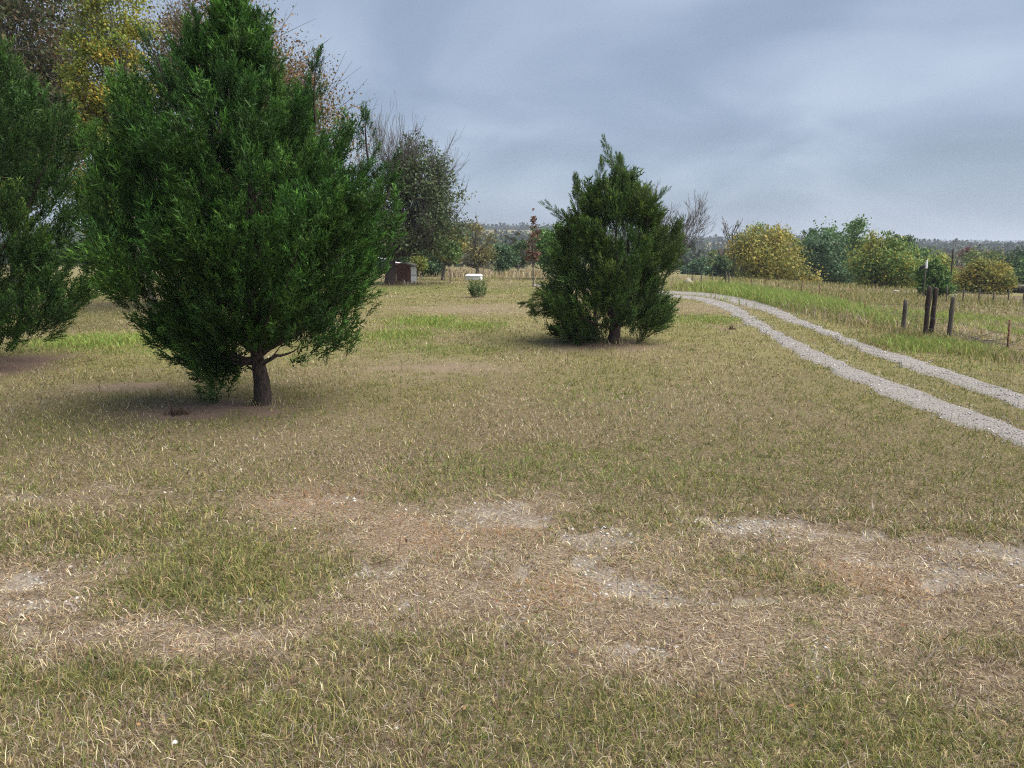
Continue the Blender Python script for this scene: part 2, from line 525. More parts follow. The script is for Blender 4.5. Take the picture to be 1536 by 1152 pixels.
gx = graded(-6.5, 9.5, 0.11, -3200, 3200, 1.1)
gy = graded(2.0, 12.0, 0.11, -25, 4200, 1.075)
X, Y = np.meshgrid(gx, gy)
x, y = X.ravel(), Y.ravel()
ny, nx = X.shape
i = (np.arange(ny - 1)[:, None] * nx + np.arange(nx - 1)[None]).ravel()
F = np.stack([i, i + 1, i + nx + 1, i + nx], 1)
near = y < 60
bare = np.where(near, field(BARE, x, y), 0); dirt = np.where(near, field(DIRT, x, y), 0)
ground = mesh_np('ground', np.stack([x, y, tz(x, y) - 0.05 * np.clip(bare, 0, 1)], 1), F, M['ground'], attrs={'bare': bare, 'dirt': np.clip(dirt, 0, 1), 'dry': np.clip(np.where(near, field(DRY, x, y), 0), 0, 1) * .85, 'far': sm((np.hypot(x, y) - 6) / 14)}, smooth=True)
tag(ground, 'dry grassy pasture ground rolling away to the low hills', 'ground', kind='structure')

V, F, n = [], [], 0
for a, b in ((EDG[0], EDG[1]), (EDG[2], EDG[3])):
    k = 9
    u = np.linspace(0, 1, k)
    p = a[:, None] * (1 - u)[None, :, None] + b[:, None] * u[None, :, None]
    pz = tz(p[..., 0], p[..., 1]) + 0.012 + 0.012 * (fbm(p[..., 0] * 3, p[..., 1] * 3, 6) - 0.5)
    pz[:, 0] -= 0.03; pz[:, -1] -= 0.03
    V.append(np.concatenate([p, pz[..., None]], -1).reshape(-1, 3))
    q = (np.arange(NR - 1)[:, None] * k + np.arange(k - 1)[None]).ravel() + n
    F.append(np.stack([q, q + k, q + k + 1, q + 1], 1)); n += NR * k
drive = mesh_np('driveway', np.concatenate(V), np.concatenate(F), M['gravel'], smooth=True)
tag(drive, 'pale two-track gravel driveway curving past the fence', 'driveway', kind='structure')

# ------------------------------------------------------------------ grass
PAL_G = np.array([(.085, .115, .03), (.12, .14, .04), (.16, .165, .055), (.07, .10, .03), (.24, .225, .10)]) * 1.4 * np.array([1.10, 1.0, .92])
PAL_D = np.array([(.33, .26, .15), (.26, .20, .115), (.20, .145, .085), (.40, .33, .21), (.24, .15, .10), (.16, .115, .07), (.48, .42, .29), (.30, .255, .22), (.22, .17, .15)]) * 1.25
PAL_O = np.array([(.36, .21, .09), (.30, .16, .075), (.40, .26, .13), (.24, .13, .07)])
PAL_L = np.array([(.11, .19, .035), (.16, .24, .05), (.21, .26, .07)]) * 1.2
PAL_K = np.array([(.06, .085, .026), (.09, .115, .032), (.13, .14, .05), (.045, .07, .022), (.22, .21, .09), (.26, .21, .12)]) * 1.4 * np.array([1.18, 1.0, 1.05])


def blades(px_, py_, L, Wd, lean, colr, r, seg3, droop=0.4, z0=None):
    n = len(px_)
    az = r.uniform(0, 2 * np.pi, n)
    h = np.stack([np.cos(az), np.sin(az), np.zeros(n)], 1)
    fa = r.uniform(0, 2 * np.pi, n)
    s = np.stack([np.cos(fa), np.sin(fa), np.zeros(n)], 1) * (Wd / 2)[:, None]
    b = np.stack([px_, py_, (tz(px_, py_) if z0 is None else z0) - 0.01], 1)
    up = np.array([0, 0, 1.0])
    sl, cl_ = np.sin(lean)[:, None], np.cos(lean)[:, None]
    m = b + (h * sl + up * cl_) * (L * 0.55)[:, None]
    l2 = np.minimum(lean + droop * r.uniform(0.2, 1.6, n), 1.75)
    t = m + (h * np.sin(l2)[:, None] + up * np.cos(l2)[:, None]) * (L * 0.45)[:, None]
    i = np.arange(n)[:, None]
    if seg3:
        V = np.stack([b - s, b + s, m - s * 0.8, m + s * 0.8, t], 1).reshape(-1, 3)
        F = np.concatenate([i * 5 + np.array([[0, 1, 3]]), i * 5 + np.array([[0, 3, 2]]), i * 5 + np.array([[2, 3, 4]])])
        k = 5
    else:
        V = np.stack([b - s, b + s, t], 1).reshape(-1, 3)
        F = i * 3 + np.array([[0, 1, 2]])
        k = 3
    return V, F, np.repeat(colr, k, 0)


def pick(pal, r, n):
    c = pal[r.integers(0, len(pal), n)]
    return c * r.uniform(0.72, 1.62, (n, 1))


def lawn(y0, y1, N, seg3, seed):
    r = np.random.default_rng(seed)
    # sample distance with density falling away from the viewer
    yy = np.linspace(y0, y1, 400)
    wdt = 1.42 * yy + 2.4
    pdf = wdt * (4.0 / np.maximum(yy, 3.2)) ** 1.6
    cdf = np.cumsum(pdf); cdf /= cdf[-1]
    nt_ = N // 5
    ty = np.interp(r.uniform(0, 1, nt_), cdf, yy)
    tx = r.uniform(-0.5, 0.5, nt_) * (1.42 * ty + 2.4)
    # tufts of blades
    k = r.integers(2, 9, nt_)
    idx = np.repeat(np.arange(nt_), k)
    sp = 0.02 + 0.012 * ty[idx] / 4
    bx = tx[idx] + r.normal(size=len(idx)) * sp
    by = ty[idx] + r.normal(size=len(idx)) * sp
    tl = r.uniform(0.7, 1.35, nt_)[idx]
    tu = r.uniform(0, 1, nt_)[idx]
    ba, dr, gn, ck, ora, di = (field(q, bx, by) for q in (BARE, DRY, GREEN, CLUMP, ORANGE, DIRT))
    edge_n = fbm(bx * 2.2, by * 2.2, 50, 3)
    dens = 1 - 0.86 * np.clip((ba - 0.15 + 1.3 * (edge_n - 0.5)) * 1.5, 0, 1) * (ck < 0.5) - 0.15 * dr - 0.95 * np.clip(di * 1.3, 0, 1)
    pas = (bx - 9.3 - 0.06 * np.maximum(by - 16, 0)) > 0.3
    big = fbm(bx / 1.7, by / 2.6, 60, 4) - 0.5
    keep = (r.uniform(0, 1, len(idx)) < dens) & (~on_road(bx, by) | (r.uniform(0, 1, len(idx)) < np.clip(.5 * (fbm(bx * 2.2, by * 2.2, 91) - .42), .03, .4)))
    # grass strip between the wheel tracks stays, thin
    bx, by, tl, tu, ba, dr, gn, ck, ora, pas, big, di = (a[keep] for a in (bx, by, tl, tu, ba, dr, gn, ck, ora, pas, big, di))
    n = len(bx)
    mdn = np.zeros(n, bool); km = (bx > 0) & (by < 40); mdn[km] = inside(MED, bx[km], by[km])
    g = 0.60 + 2.1 * big + .25 * mdn - 0.62 * dr + 0.6 * ck + 0.7 * gn - 0.3 * di + (tu - 0.5) * 0.6
    g = g + 0.16 * sm((by - 6) / 1.5) * (1 - .7 * sm((by - 12) / 10))
    g = np.where(pas, 0.24 + 2.2 * (fbm(bx / 3, by / 3, 70) - 0.5) + (tu - .5) * .3, g)
    u = r.uniform(0, 1, n)
    cG, cD, cO, cL, cK = (pick(p, r, n) for p in (PAL_G, PAL_D, PAL_O, PAL_L, PAL_K))
    c = np.where((u < g)[:, None], cG, cD)
    c = np.where(((r.uniform(0, 1, n) < ora * 0.55) & (u >= g))[:, None], cO, c)
    c = np.where(((r.uniform(0, 1, n) < gn * 0.75))[:, None], cL, c)
    c = np.where(((r.uniform(0, 1, n) < ck * 0.5))[:, None], cK, c)
    L = (0.050 + 0.050 * r.uniform(0, 1, n) ** 2) * tl
    L = L * (1 - 0.42 * np.clip(dr, 0, 1)) * (1 + 0.5 * ck) * (1 + 0.5 * gn) * (1 - .15 * sm((by - 6.2) / 1.5))
    L = L * np.where(pas, 2.3, 1.0)
    Wd = (0.0050 if seg3 else 0.0062) * r.uniform(0.6, 1.3, n) * (np.maximum(by, 3.5) / 4.0) ** 0.78
    lean = np.clip(np.abs(r.normal(0.62, 0.35, n)) + 0.45 * np.clip(dr, 0, 1), 0, 1.5)
    lean = np.where(by > 6.5, lean * 0.8, lean)
    return blades(bx, by, L, Wd, lean, c, r, seg3, 0.7)


parts = [lawn(2.3, 6.2, 185000, True, 1), lawn(6.2, 58, 640000, False, 2)]
# straw lying flat on the dry ground
r = np.random.default_rng(5)
n = 130000
by = r.uniform(2.3, 9, n); bx = r.uniform(-.5, .5, n) * (1.42 * by + 2.4)
k = (field(DRY, bx, by) + field(BARE, bx, by) * .35 + 0.12 > r.uniform(0, 1, n)) & ~on_road(bx, by)
bx, by = bx[k], by[k]; n = len(bx)
c = np.where((r.uniform(0, 1, n) < field(ORANGE, bx, by) * .6 + .05)[:, None], pick(PAL_O, r, n), pick(PAL_D, r, n)) * 1.15
parts.append(blades(bx, by, r.uniform(.03, .10, n), r.uniform(.003, .006, n), r.uniform(1.25, 1.52, n), c, r, False, 0.1, tz(bx, by) + .014 - 0.05 * np.clip(field(BARE, bx, by), 0, 1)))
# thin seed stems standing above the mown grass
n = 420
by = r.uniform(3, 16, n); bx = r.uniform(-.5, .5, n) * (1.42 * by + 2)
k = ~on_road(bx, by); bx, by = bx[k], by[k]; n = len(bx)
parts.append(blades(bx, by, r.uniform(.14, .30, n), np.full(n, .0035) * (by / 4) ** .6, np.abs(r.normal(.15, .15, n)), pick(np.array([(.13, .10, .07), (.22, .17, .10), (.10, .11, .04)]), r, n), r, True, .3))


def join(ps):
    V, F, C, n = [], [], [], 0
    for v, f, c in ps:
        V.append(v); F.append(f + n); C.append(c); n += len(v)
    return np.concatenate(V), np.concatenate(F), np.concatenate(C)


n = 900
by = r.uniform(3, 22, n) ; bx = r.uniform(-.5, .5, n) * (1.42 * by + 2.4)
k = ~on_road(bx, by); bx, by = bx[k], by[k]; n = len(bx)
V_, F_ = rhombi(np.stack([bx, by, tz(bx, by) + .035], 1), rdir(r, n) * np.array([1, 1, .3]), np.array([0, 0, 1.0]) + r.normal(size=(n, 3)) * .4, r.uniform(.02, .045, n) * np.clip(by / 8, 1, 2), r.uniform(.012, .025, n) * np.clip(by / 8, 1, 2))
parts.append((V_, F_, np.repeat(pick(np.array([(.20, .10, .05), (.14, .08, .05), (.30, .18, .08)]), r, n), 4, 0)))
v, f, c = join(parts)
tag(mesh_np('lawn_grass', v, f, M['grass'], colr=c), 'short patchy green and straw coloured lawn grass', 'grass', kind='stuff')

# tall rough grass along the drive and the fence
TALL = [(1165, 449, 75, 11, .46, 'L', 9500), (1215, 464, 32, 10, .48, 'L', 5200), (1105, 438, 55, 5, .38, 'L', 4200), (1060, 433, 50, 4, .3, 'G', 1500), (1250, 475, 40, 12, .36, 'D', 1300), (1290, 478, 60, 14, .30, 'G', 2200),
        (1350, 497, 60, 12, .24, 'G', 2400), (1410, 522, 80, 9, .22, 'L', 3200), (1470, 530, 70, 9, .2, 'G', 2200), (1440, 478, 110, 8, .22, 'L', 2600), (1300, 452, 120, 8, .3, 'G', 3000), (1240, 440, 90, 6, .3, 'G', 2200), (1520, 500, 40, 8, .2, 'L', 900),
        (700, 412, 120, 4, .5, 'D', 2600), (800, 412, 60, 4, .5, 'D', 1300), (660, 408, 60, 4, .45, 'D', 1200), (640, 483, 45, 7, .13, 'L', 1500), (150, 512, 90, 10, .14, 'L', 2600), (705, 490, 50, 5, .12, 'L', 900), (600, 503, 50, 9, .12, 'L', 1200), (1060, 480, 50, 6, .1, 'L', 700),
        (1440, 452, 120, 5, .35, 'G', 2500), (1280, 432, 110, 4, .4, 'G', 2000), (1140, 424, 60, 3, .4, 'G', 1200), (1330, 517, 70, 12, .14, 'G', 1500),
        (393, 606, 26, 4, .12, 'D', 160), (921, 515, 22, 3, .14, 'D', 120), (1390, 512, 30, 4, .26, 'G', 420), (1353, 503, 14, 3, .24, 'G', 200), (1422, 517, 16, 3, .22, 'G', 220), (1510, 534, 14, 3, .2, 'G', 160), (610, 426, 30, 2, .2, 'D', 260), (585, 426, 16, 2, .2, 'D', 160), (711, 422, 20, 1.5, .14, 'G', 160)]
parts = []
r = np.random.default_rng(6)
for px_, py_, rx, ry, h, key, n in TALL:
    cx, cy, ax, ay, _ = ell([(px_, py_, rx, ry, 1)])[0]
    q = r.normal(size=(n, 2)) * 0.55
    bx, by = cx + q[:, 0] * ax, cy + q[:, 1] * ay
    k = ~on_road(bx, by); bx, by = bx[k], by[k]; n = len(bx)
    pal = {'L': np.vstack([PAL_L, PAL_G[2:3], [(.30, .31, .09)]]) * 1.1, 'G': np.vstack([PAL_G, PAL_D[:2]]), 'D': np.vstack([PAL_D, PAL_G[1:3]])}[key]
    parts.append(blades(bx, by, 1.15 * h * r.uniform(.5, 1.25, n), .012 * r.uniform(.7, 1.4, n) * np.maximum(cy / 18, .8) ** .8, np.abs(r.normal(.25, .2, n)), pick(pal, r, n), r, True, .7))
v, f, c = join(parts)
tag(mesh_np('tall_grass', v, f, M['grass'], colr=c), 'tall rough yellow-green grass along the driveway and fence', 'grass', kind='stuff')


# ------------------------------------------------------------------ loose limestone
def stones(name, bx, by, sz, flat, zoff, label, r):
    n = len(bx)
    o = np.array([(1, 0, 0), (0, 1, 0), (-1, 0, 0), (0, -1, 0), (0, 0, 1), (0, 0, -1)], float)
    V = o[None] * (1 + r.uniform(-.35, .35, (n, 6, 1))) + r.uniform(-.25, .25, (n, 6, 3))
    V[:, :, 2] *= flat
    a = r.uniform(0, 6.28, n); ca, sa = np.cos(a)[:, None], np.sin(a)[:, None]
    el = r.uniform(.6, 1.0, n)[:, None]
    Vx, Vy = V[..., 0], V[..., 1] * el
    V = np.stack([Vx * ca - Vy * sa, Vx * sa + Vy * ca, V[..., 2]], -1) * sz[:, None, None]
    V += np.stack([bx, by, tz(bx, by) + zoff], 1)[:, None]
    f = np.array([(0, 1, 4), (1, 2, 4), (2, 3, 4), (3, 0, 4), (1, 0, 5), (2, 1, 5), (3, 2, 5), (0, 3, 5)])
    F = (np.arange(n)[:, None, None] * 6 + f[None]).reshape(-1, 3)
    base = np.array([(.56, .535, .51), (.46, .435, .41), (.62, .60, .585), (.36, .335, .315), (.50, .47, .44)]) * (.72 if 'drive' in name else .85)
    c = np.repeat(pick(base, r, n) * .95, 6, 0)
    tag(mesh_np(name, V.reshape(-1, 3), F, M['chip'], colr=c), label, 'gravel', kind='stuff')


M['chip'] = foliage_mat('limestone_chip', 0.0, 0.9, 0.2)
r = np.random.default_rng(7)
n = 120000
by = r.uniform(2.6, 9, n); bx = r.uniform(-.5, .5, n) * (1.42 * by + 2.4)
k = np.clip(field(BARE, bx, by) + 1.7 * (fbm(bx * 2.6, by * 4.5, 44, 4) - .5) - .34, 0, 1) * .85 > r.uniform(0, 1, n)
bx, by = bx[k], by[k]
stones('limestone_chips', bx, by, .004 + .020 * r.uniform(0, 1, len(bx)) ** 3.2, .45, -0.045 * np.clip(field(BARE, bx, by), 0, 1), 'white limestone chips scattered on the bare patches', r)
sx, sy = [], []
for a, b in ((EDG[0], EDG[1]), (EDG[2], EDG[3])):
    n = 6000
    s = NR * (1 - r.uniform(0, 1, n) ** 2.2) - 1
    s = np.clip(s, 0, NR - 1.01); i0 = s.astype(int); fr = (s - i0)[:, None]
    u = np.clip(r.normal(.5, .30, n), -.25, 1.25)[:, None]
    p = (a[i0] * (1 - fr) + a[i0 + 1] * fr) * (1 - u) + (b[i0] * (1 - fr) + b[i0 + 1] * fr) * u
    sx.append(p[:, 0]); sy.append(p[:, 1])
sx, sy = np.concatenate(sx), np.concatenate(sy)
stones('driveway_gravel', sx, sy, (.006 + .015 * r.uniform(0, 1, len(sx)) ** 2.5) * np.clip(sy / 10, .8, 2.2) ** .6, .55, np.full(len(sx), .014), 'pale crushed limestone lying on the driveway tracks', r)


# ------------------------------------------------------------------ junipers
def spray_proto(seed):
    """a feathery spray along +Z: side branchlets set with thin scale-leaf cords"""
    r = np.random.default_rng(seed)
    C, D, L, Wd, T = [], [], [], [], []
    nb = 10
    for i in range(nb):
        h = (i + .3) / nb * .85
        a = i * 2.4 + r.uniform(-.5, .5)
        d = np.array([math.cos(a) * .5, math.sin(a) * .5, .86])
        ln = .46 * (1 - .6 * h)
        for j in range(7):
            q = (j + .5) / 7 * ln
            C.append(np.array([0, 0, h]) + d * q + r.normal(size=3) * .014); D.append(d + r.normal(size=3) * .42)
            L.append(r.uniform(.12, .22)); Wd.append(r.uniform(.030, .050)); T.append(h * .5 + q)
    for j in range(10):
        h = .40 + j * .066
        C.append(np.array([0, 0, h]) + r.normal(size=3) * .012); D.append(np.array([0, 0, 1]) + r.normal(size=3) * .25)
        L.append(.17); Wd.append(.036); T.append(h)
    C, D, L, Wd = np.array(C), nrm(np.array(D)), np.array(L)[:, None], np.array(Wd)[:, None]
    sd_ = nrm(np.cross(D, rdir(r, len(C))))
    V = np.stack([C - D * L * .4 - sd_ * Wd / 2, C - D * L * .4 + sd_ * Wd / 2, C + D * L * .6], 1).reshape(-1, 3)
    F = np.arange(len(C))[:, None] * 3 + np.array([[0, 1, 2]])
    return V, F, np.repeat(np.array(T), 3)


PROTO = [spray_proto(s) for s in range(4)]


def basis(d, r):
    d = nrm(d); a = nrm(np.cross(d, rdir(r, len(d)))); b = np.cross(d, a)
    return np.stack([a, b, d], -1)


def sprays(pos, d, L, colr, tip, r):
    Vs, Fs, Cs, n = [], [], [], 0
    which = r.integers(0, 4, len(pos))
    for w in range(4):
        k = which == w
        if not k.any():
            continue
        V, F, T = PROTO[w]
        Bm = basis(d[k], r)
        W_ = np.einsum('nij,vj->nvi', Bm, V) * L[k][:, None, None] + pos[k][:, None]
        m = int(k.sum())
        Fs.append((np.arange(m)[:, None, None] * len(V) + F[None]).reshape(-1, 3) + n)
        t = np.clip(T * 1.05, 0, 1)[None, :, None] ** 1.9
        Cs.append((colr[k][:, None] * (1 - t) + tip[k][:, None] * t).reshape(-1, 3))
        Vs.append(W_.reshape(-1, 3)); n += m * len(V)
    return np.concatenate(Vs), np.concatenate(Fs), np.concatenate(Cs)


def juniper(label, px, py, prof, seed, n_cl, n_sp, sl, tr, cols, tips, spikes=(), fork=.45, depth=.92, clen=(.6, 1.25), nlimb=34, lowdead=26, foot=None, warm=None, shrink=.2):
    r = np.random.default_rng(seed)
    base = G(px, py) if np.isscalar(px) else np.array(px)
    Yd = base[1]
    pr = np.array([[P(a, q, Yd)[0], P(b, q, Yd)[0], P((a + b) / 2, q, Yd)[2]] for q, a, b in prof])
    pr = pr[np.argsort(pr[:, 2])]
    zz = pr[:, 2]; cx = (pr[:, 0] + pr[:, 1]) / 2; hw = (pr[:, 1] - pr[:, 0]) / 2
    cen = lambda z: np.stack([np.interp(z, zz, cx), np.full(np.shape(z), Yd), z], -1)
    rad = lambda z: np.interp(z, zz, hw)
    # plumes: clumps of sprays
    zs = np.linspace(zz[0], zz[-1], 300)
    w = rad(zs) ** .9 + .3; cdf = np.cumsum(w) / w.sum()
    z = np.interp(r.uniform(0, 1, n_cl), cdf, zs)
    az = r.uniform(0, 2 * np.pi, n_cl)
    s = np.where(r.uniform(0, 1, n_cl) < .80, r.uniform(.74, 1.0, n_cl), r.uniform(.35, .74, n_cl))
    rr = np.maximum(rad(z) - shrink, .3 * rad(z)) * s * (1 + .5 * (vn(az * 1.7 + 9, z * 1.9, seed) - .55))
    outl_ = r.uniform(0, 1, n_cl) < .13
    rr = rr * np.where(outl_, 1.1, 1)
    o_ = np.stack([np.cos(az), np.sin(az) * depth, np.zeros(n_cl)], 1)
    tfr = (z - zz[0]) / (zz[-1] - zz[0])
    d = nrm(o_ * (.74 - .50 * tfr)[:, None] + np.array([0, 0, 1.0]) * (.55 + .5 * tfr)[:, None] + r.normal(size=(n_cl, 3)) * .16)
    cl_ = r.uniform(*clen, n_cl) * (.65 + .35 * np.clip(rr, 0, 1))
    cl_ = cl_ * np.where(outl_, 1.3, 1)
    d = nrm(d + np.array([0, 0, .5]) * outl_[:, None])
    tipp = cen(z) + o_ * rr[:, None] + d * (cl_ * .18)[:, None]
    k = r.integers(int(n_sp * .7), int(n_sp * 1.3), n_cl)
    idx = np.repeat(np.arange(n_cl), k); n = len(idx)
    u = r.uniform(0, 1, n) ** .8
    side = rdir(r, n); dd = d[idx]
    side = nrm(side - dd * np.sum(side * dd, 1, keepdims=True))
    rw = .25 * cl_[idx] * (1.02 - u) ** .75 * r.uniform(.4, 1, n)
    pos = tipp[idx] - dd * (cl_[idx] * (1 - u))[:, None] + side * rw[:, None]
    sd_ = dd * .9 + side * (.62 - .35 * u)[:, None] + np.array([0, 0, .25]) + r.normal(size=(n, 3)) * .12
    L = sl * r.uniform(.7, 1.25, n) * r.uniform(.65, 1.3, n_cl)[idx]
    ct = np.array(cols); tt = np.array(tips)
    ci = ct[r.integers(0, len(ct), n_cl)] * r.uniform(.65, 1.3, (n_cl, 1))
    ti = tt[r.integers(0, len(tt), n_cl)] * r.uniform(.55, 1.4, (n_cl, 1))
    if warm is not None:
        kw = sm((tipp[:, 0] - base[0] - warm[0]) / .6) * sm((tipp[:, 2] - base[2] - warm[1]) / .6)
        ti = ti + (np.array([.13, .17, .03]) - ti) * (kw * .7)[:, None]
    cA, tA = ci[idx] * r.uniform(.85, 1.15, (n, 1)), ti[idx] * r.uniform(.85, 1.15, (n, 1))
    if foot is not None:
        rel = pos - base
        kf = ~((rel[:, 2] < foot[2] + .12 * (r.uniform(0, 1, n) - .5)) & (rel[:, 0] > foot[0]) & (rel[:, 0] < foot[1]))
        pos, sd_, L, cA, tA = (q_[kf] for q_ in (pos, sd_, L, cA, tA))
    P_, D_, L_, C_, T_ = [pos], [sd_], [L], [cA], [tA]
    spl = []
    for (tx, ty_, bx_, by_, wd) in spikes:
        a, b = P(tx, ty_, Yd), P(bx_, by_, Yd)
        off = np.array([0, r.uniform(-.5, .5), 0]); a, b = a + off, b + off
        ln = np.linalg.norm(a - b); m = int(ln * 42 * max(1, wd / .1))
        u = r.uniform(0, 1, m); dv = nrm(a - b)
        curve = r.normal(size=3) * .10 * ln
        q = b + (a - b) * u[:, None] + curve * (u * (1 - u))[:, None] * 2
        sdn = rdir(r, m); sdn = nrm(sdn - dv * np.sum(sdn * dv, 1, keepdims=True))
        q = q + sdn * (wd * (1.05 - u) ** .8 * r.uniform(.1, 1, m))[:, None]
        P_.append(q); D_.append(dv + sdn * (.7 - .5 * u)[:, None]); L_.append(sl * r.uniform(.45, .8, m) * (1 - .35 * u))
        C_.append(np.repeat(ci[:1], m, 0)); T_.append(np.repeat(ti[:1], m, 0))
        spl.append((b, a, curve))
    V, F, C = sprays(*(np.concatenate(q) for q in (P_, D_, L_, C_, T_)), r)
    t = empty('juniper_tree', base)
    mesh_np('crown', V - base, F, M['needle'], t, C)
    # trunk with flared, knobbly base
    g = Geo()
    top = cen(np.array([zz[-1] - .35]))[0]
    hgt = top[2] - base[2]
    q = np.linspace(0, 1, 16)
    pth = base + np.stack([(top[0] - base[0]) * q ** 1.6, np.zeros(16), hgt * q], 1) + r.normal(size=(16, 3)) * np.array([.018, .018, 0])
    pth[0, 2] -= .12
    rd = tr * (1 - q) ** 1.5 + .008; rd[0] *= 1.3; rd[1] *= 1.08
    rd *= r.uniform(.92, 1.1, 16)
    g.tube(pth, rd, 10)
    for _ in range(lowdead):     # stubs and dead twigs low on the trunk
        h = r.uniform(.25, fork * 3.5); a = r.uniform(0, 6.28); ln = r.uniform(.12, .45)
        p0 = base + np.array([0, 0, h]); dv = np.array([math.cos(a), math.sin(a), r.uniform(.1, .7)])
        u3 = np.linspace(0, 1, 5)[:, None]
        g.tube(p0 + dv * u3 * ln + np.array([0, 0, .08]) * u3 ** 2 + r.normal(size=(5, 3)) * .012 * u3, tr * .16 * (1 - u3[:, 0]) + .004, 5)
    g.build('trunk', M['bark'], t, base, True)
    pick_ = r.permutation(n_cl)[:nlimb]
    for j in pick_:
        e = tipp[j] - d[j] * cl_[j] * .45
        if e[2] - base[2] < .75:
            continue
        hh = np.clip(fork + .42 * max(0, (e[2] - base[2]) - .6) * r.uniform(.2, .95), fork * .8, hgt * .8)
        qf = hh / hgt
        p0 = base + np.array([(top[0] - base[0]) * qf ** 1.6, 0, hh])
        u3 = np.linspace(0, 1, 8)[:, None]
        ctl = p0 * .45 + e * .55 + np.array([0, 0, -.12 * np.linalg.norm(e - p0)])
        pth = p0 * (1 - u3) ** 2 + ctl * 2 * u3 * (1 - u3) + e * u3 ** 2 + r.normal(size=(8, 3)) * .02 * np.sin(u3 * 3.1)
        r0 = max(.016, tr * (1 - qf) ** 1.2 * .38)
        gl = Geo(); gl.tube(pth, r0 * (1 - u3[:, 0]) + .006, 6)
        gl.build('limb', M['bark'], t, base, True)
    for b, a, curve in spl:
        u3 = np.linspace(0, .97, 6)[:, None]
        gl = Geo(); gl.tube(b + (a - b) * u3 + curve * u3 * (1 - u3) * 2, .014 * (1 - u3[:, 0]) + .003, 4)
        gl.build('limb', M['bark'], t, base, True)
    tag(t, label, 'tree', 'juniper trees on the lawn')
    return t


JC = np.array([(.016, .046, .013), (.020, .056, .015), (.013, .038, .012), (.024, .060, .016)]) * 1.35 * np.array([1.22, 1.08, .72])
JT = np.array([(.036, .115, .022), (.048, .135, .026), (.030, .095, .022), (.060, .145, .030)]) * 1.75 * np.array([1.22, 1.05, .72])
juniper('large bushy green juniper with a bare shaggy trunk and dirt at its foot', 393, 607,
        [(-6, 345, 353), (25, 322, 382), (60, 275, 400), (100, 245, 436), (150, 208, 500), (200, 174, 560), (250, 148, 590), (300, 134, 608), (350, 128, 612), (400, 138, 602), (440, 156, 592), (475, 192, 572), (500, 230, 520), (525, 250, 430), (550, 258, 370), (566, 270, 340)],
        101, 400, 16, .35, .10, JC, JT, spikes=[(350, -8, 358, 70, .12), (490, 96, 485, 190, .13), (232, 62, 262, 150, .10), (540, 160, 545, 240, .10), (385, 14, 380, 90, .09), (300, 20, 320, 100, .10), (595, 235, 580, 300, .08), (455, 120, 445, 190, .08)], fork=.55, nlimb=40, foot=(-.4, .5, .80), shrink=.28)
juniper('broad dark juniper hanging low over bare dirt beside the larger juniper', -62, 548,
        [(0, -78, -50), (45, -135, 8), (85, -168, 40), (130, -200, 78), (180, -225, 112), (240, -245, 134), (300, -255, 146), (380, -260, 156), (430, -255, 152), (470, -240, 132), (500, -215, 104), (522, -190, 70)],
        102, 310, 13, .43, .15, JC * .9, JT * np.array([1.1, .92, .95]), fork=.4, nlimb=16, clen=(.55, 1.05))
JM = np.array([(.020, .045, .015), (.026, .052, .016), (.017, .038, .014)]) * 2.0 * np.array([1.22, 1.08, .72])
JMT = np.array([(.042, .095, .024), (.055, .105, .026), (.075, .115, .026), (.035, .08, .024)]) * 2.0 * np.array([1.2, 1.05, .72])
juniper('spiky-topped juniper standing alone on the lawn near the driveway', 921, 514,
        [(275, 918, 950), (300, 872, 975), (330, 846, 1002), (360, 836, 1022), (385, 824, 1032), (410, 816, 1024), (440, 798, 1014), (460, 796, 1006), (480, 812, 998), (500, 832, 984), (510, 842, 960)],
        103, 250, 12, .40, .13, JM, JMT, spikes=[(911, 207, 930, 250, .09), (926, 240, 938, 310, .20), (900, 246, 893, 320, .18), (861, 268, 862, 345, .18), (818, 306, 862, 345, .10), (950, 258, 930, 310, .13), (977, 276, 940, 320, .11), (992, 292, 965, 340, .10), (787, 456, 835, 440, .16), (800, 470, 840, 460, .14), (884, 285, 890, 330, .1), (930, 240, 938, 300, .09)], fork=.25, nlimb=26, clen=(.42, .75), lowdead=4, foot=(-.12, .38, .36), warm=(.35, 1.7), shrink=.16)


# ------------------------------------------------------------------ leafy and bare trees
PALS = {
    'green': [(.06, .105, .028), (.08, .125, .035), (.045, .085, .025)],
    'fresh': [(.06, .125, .025), (.085, .155, .035), (.05, .10, .022)],
    'dark': [(.034, .062, .022), (.046, .078, .028), (.028, .052, .02)],
    'blue': [(.045, .082, .04), (.06, .10, .048), (.045, .08, .036)],
    'yellow': [(.20, .19, .035), (.26, .20, .03), (.14, .16, .035), (.11, .14, .03), (.30, .19, .03)],
    'gold': [(.19, .17, .035), (.22, .175, .035), (.135, .145, .036), (.10, .115, .03), (.17, .14, .04)],
    'ygreen': [(.12, .15, .035), (.16, .17, .04), (.09, .125, .03), (.20, .18, .04)],
    'orange': [(.11, .07, .024), (.13, .07, .024), (.07, .065, .024), (.05, .06, .02), (.085, .052, .024)],
    'twig': [(.05, .062, .024), (.075, .065, .03), (.04, .055, .024), (.085, .055, .028)],
    'red': [(.10, .045, .04), (.12, .05, .045), (.08, .055, .04), (.07, .07, .035)],
    'rust': [(.11, .055, .035), (.09, .05, .035), (.075, .055, .03)],
    'olive': [(.085, .115, .035), (.11, .13, .04), (.07, .10, .03)],
    'grey': [(.10, .105, .075), (.08, .09, .06), (.13, .125, .085)],
    'brown': [(.12, .085, .05), (.09, .07, .045), (.10, .095, .045)],
}


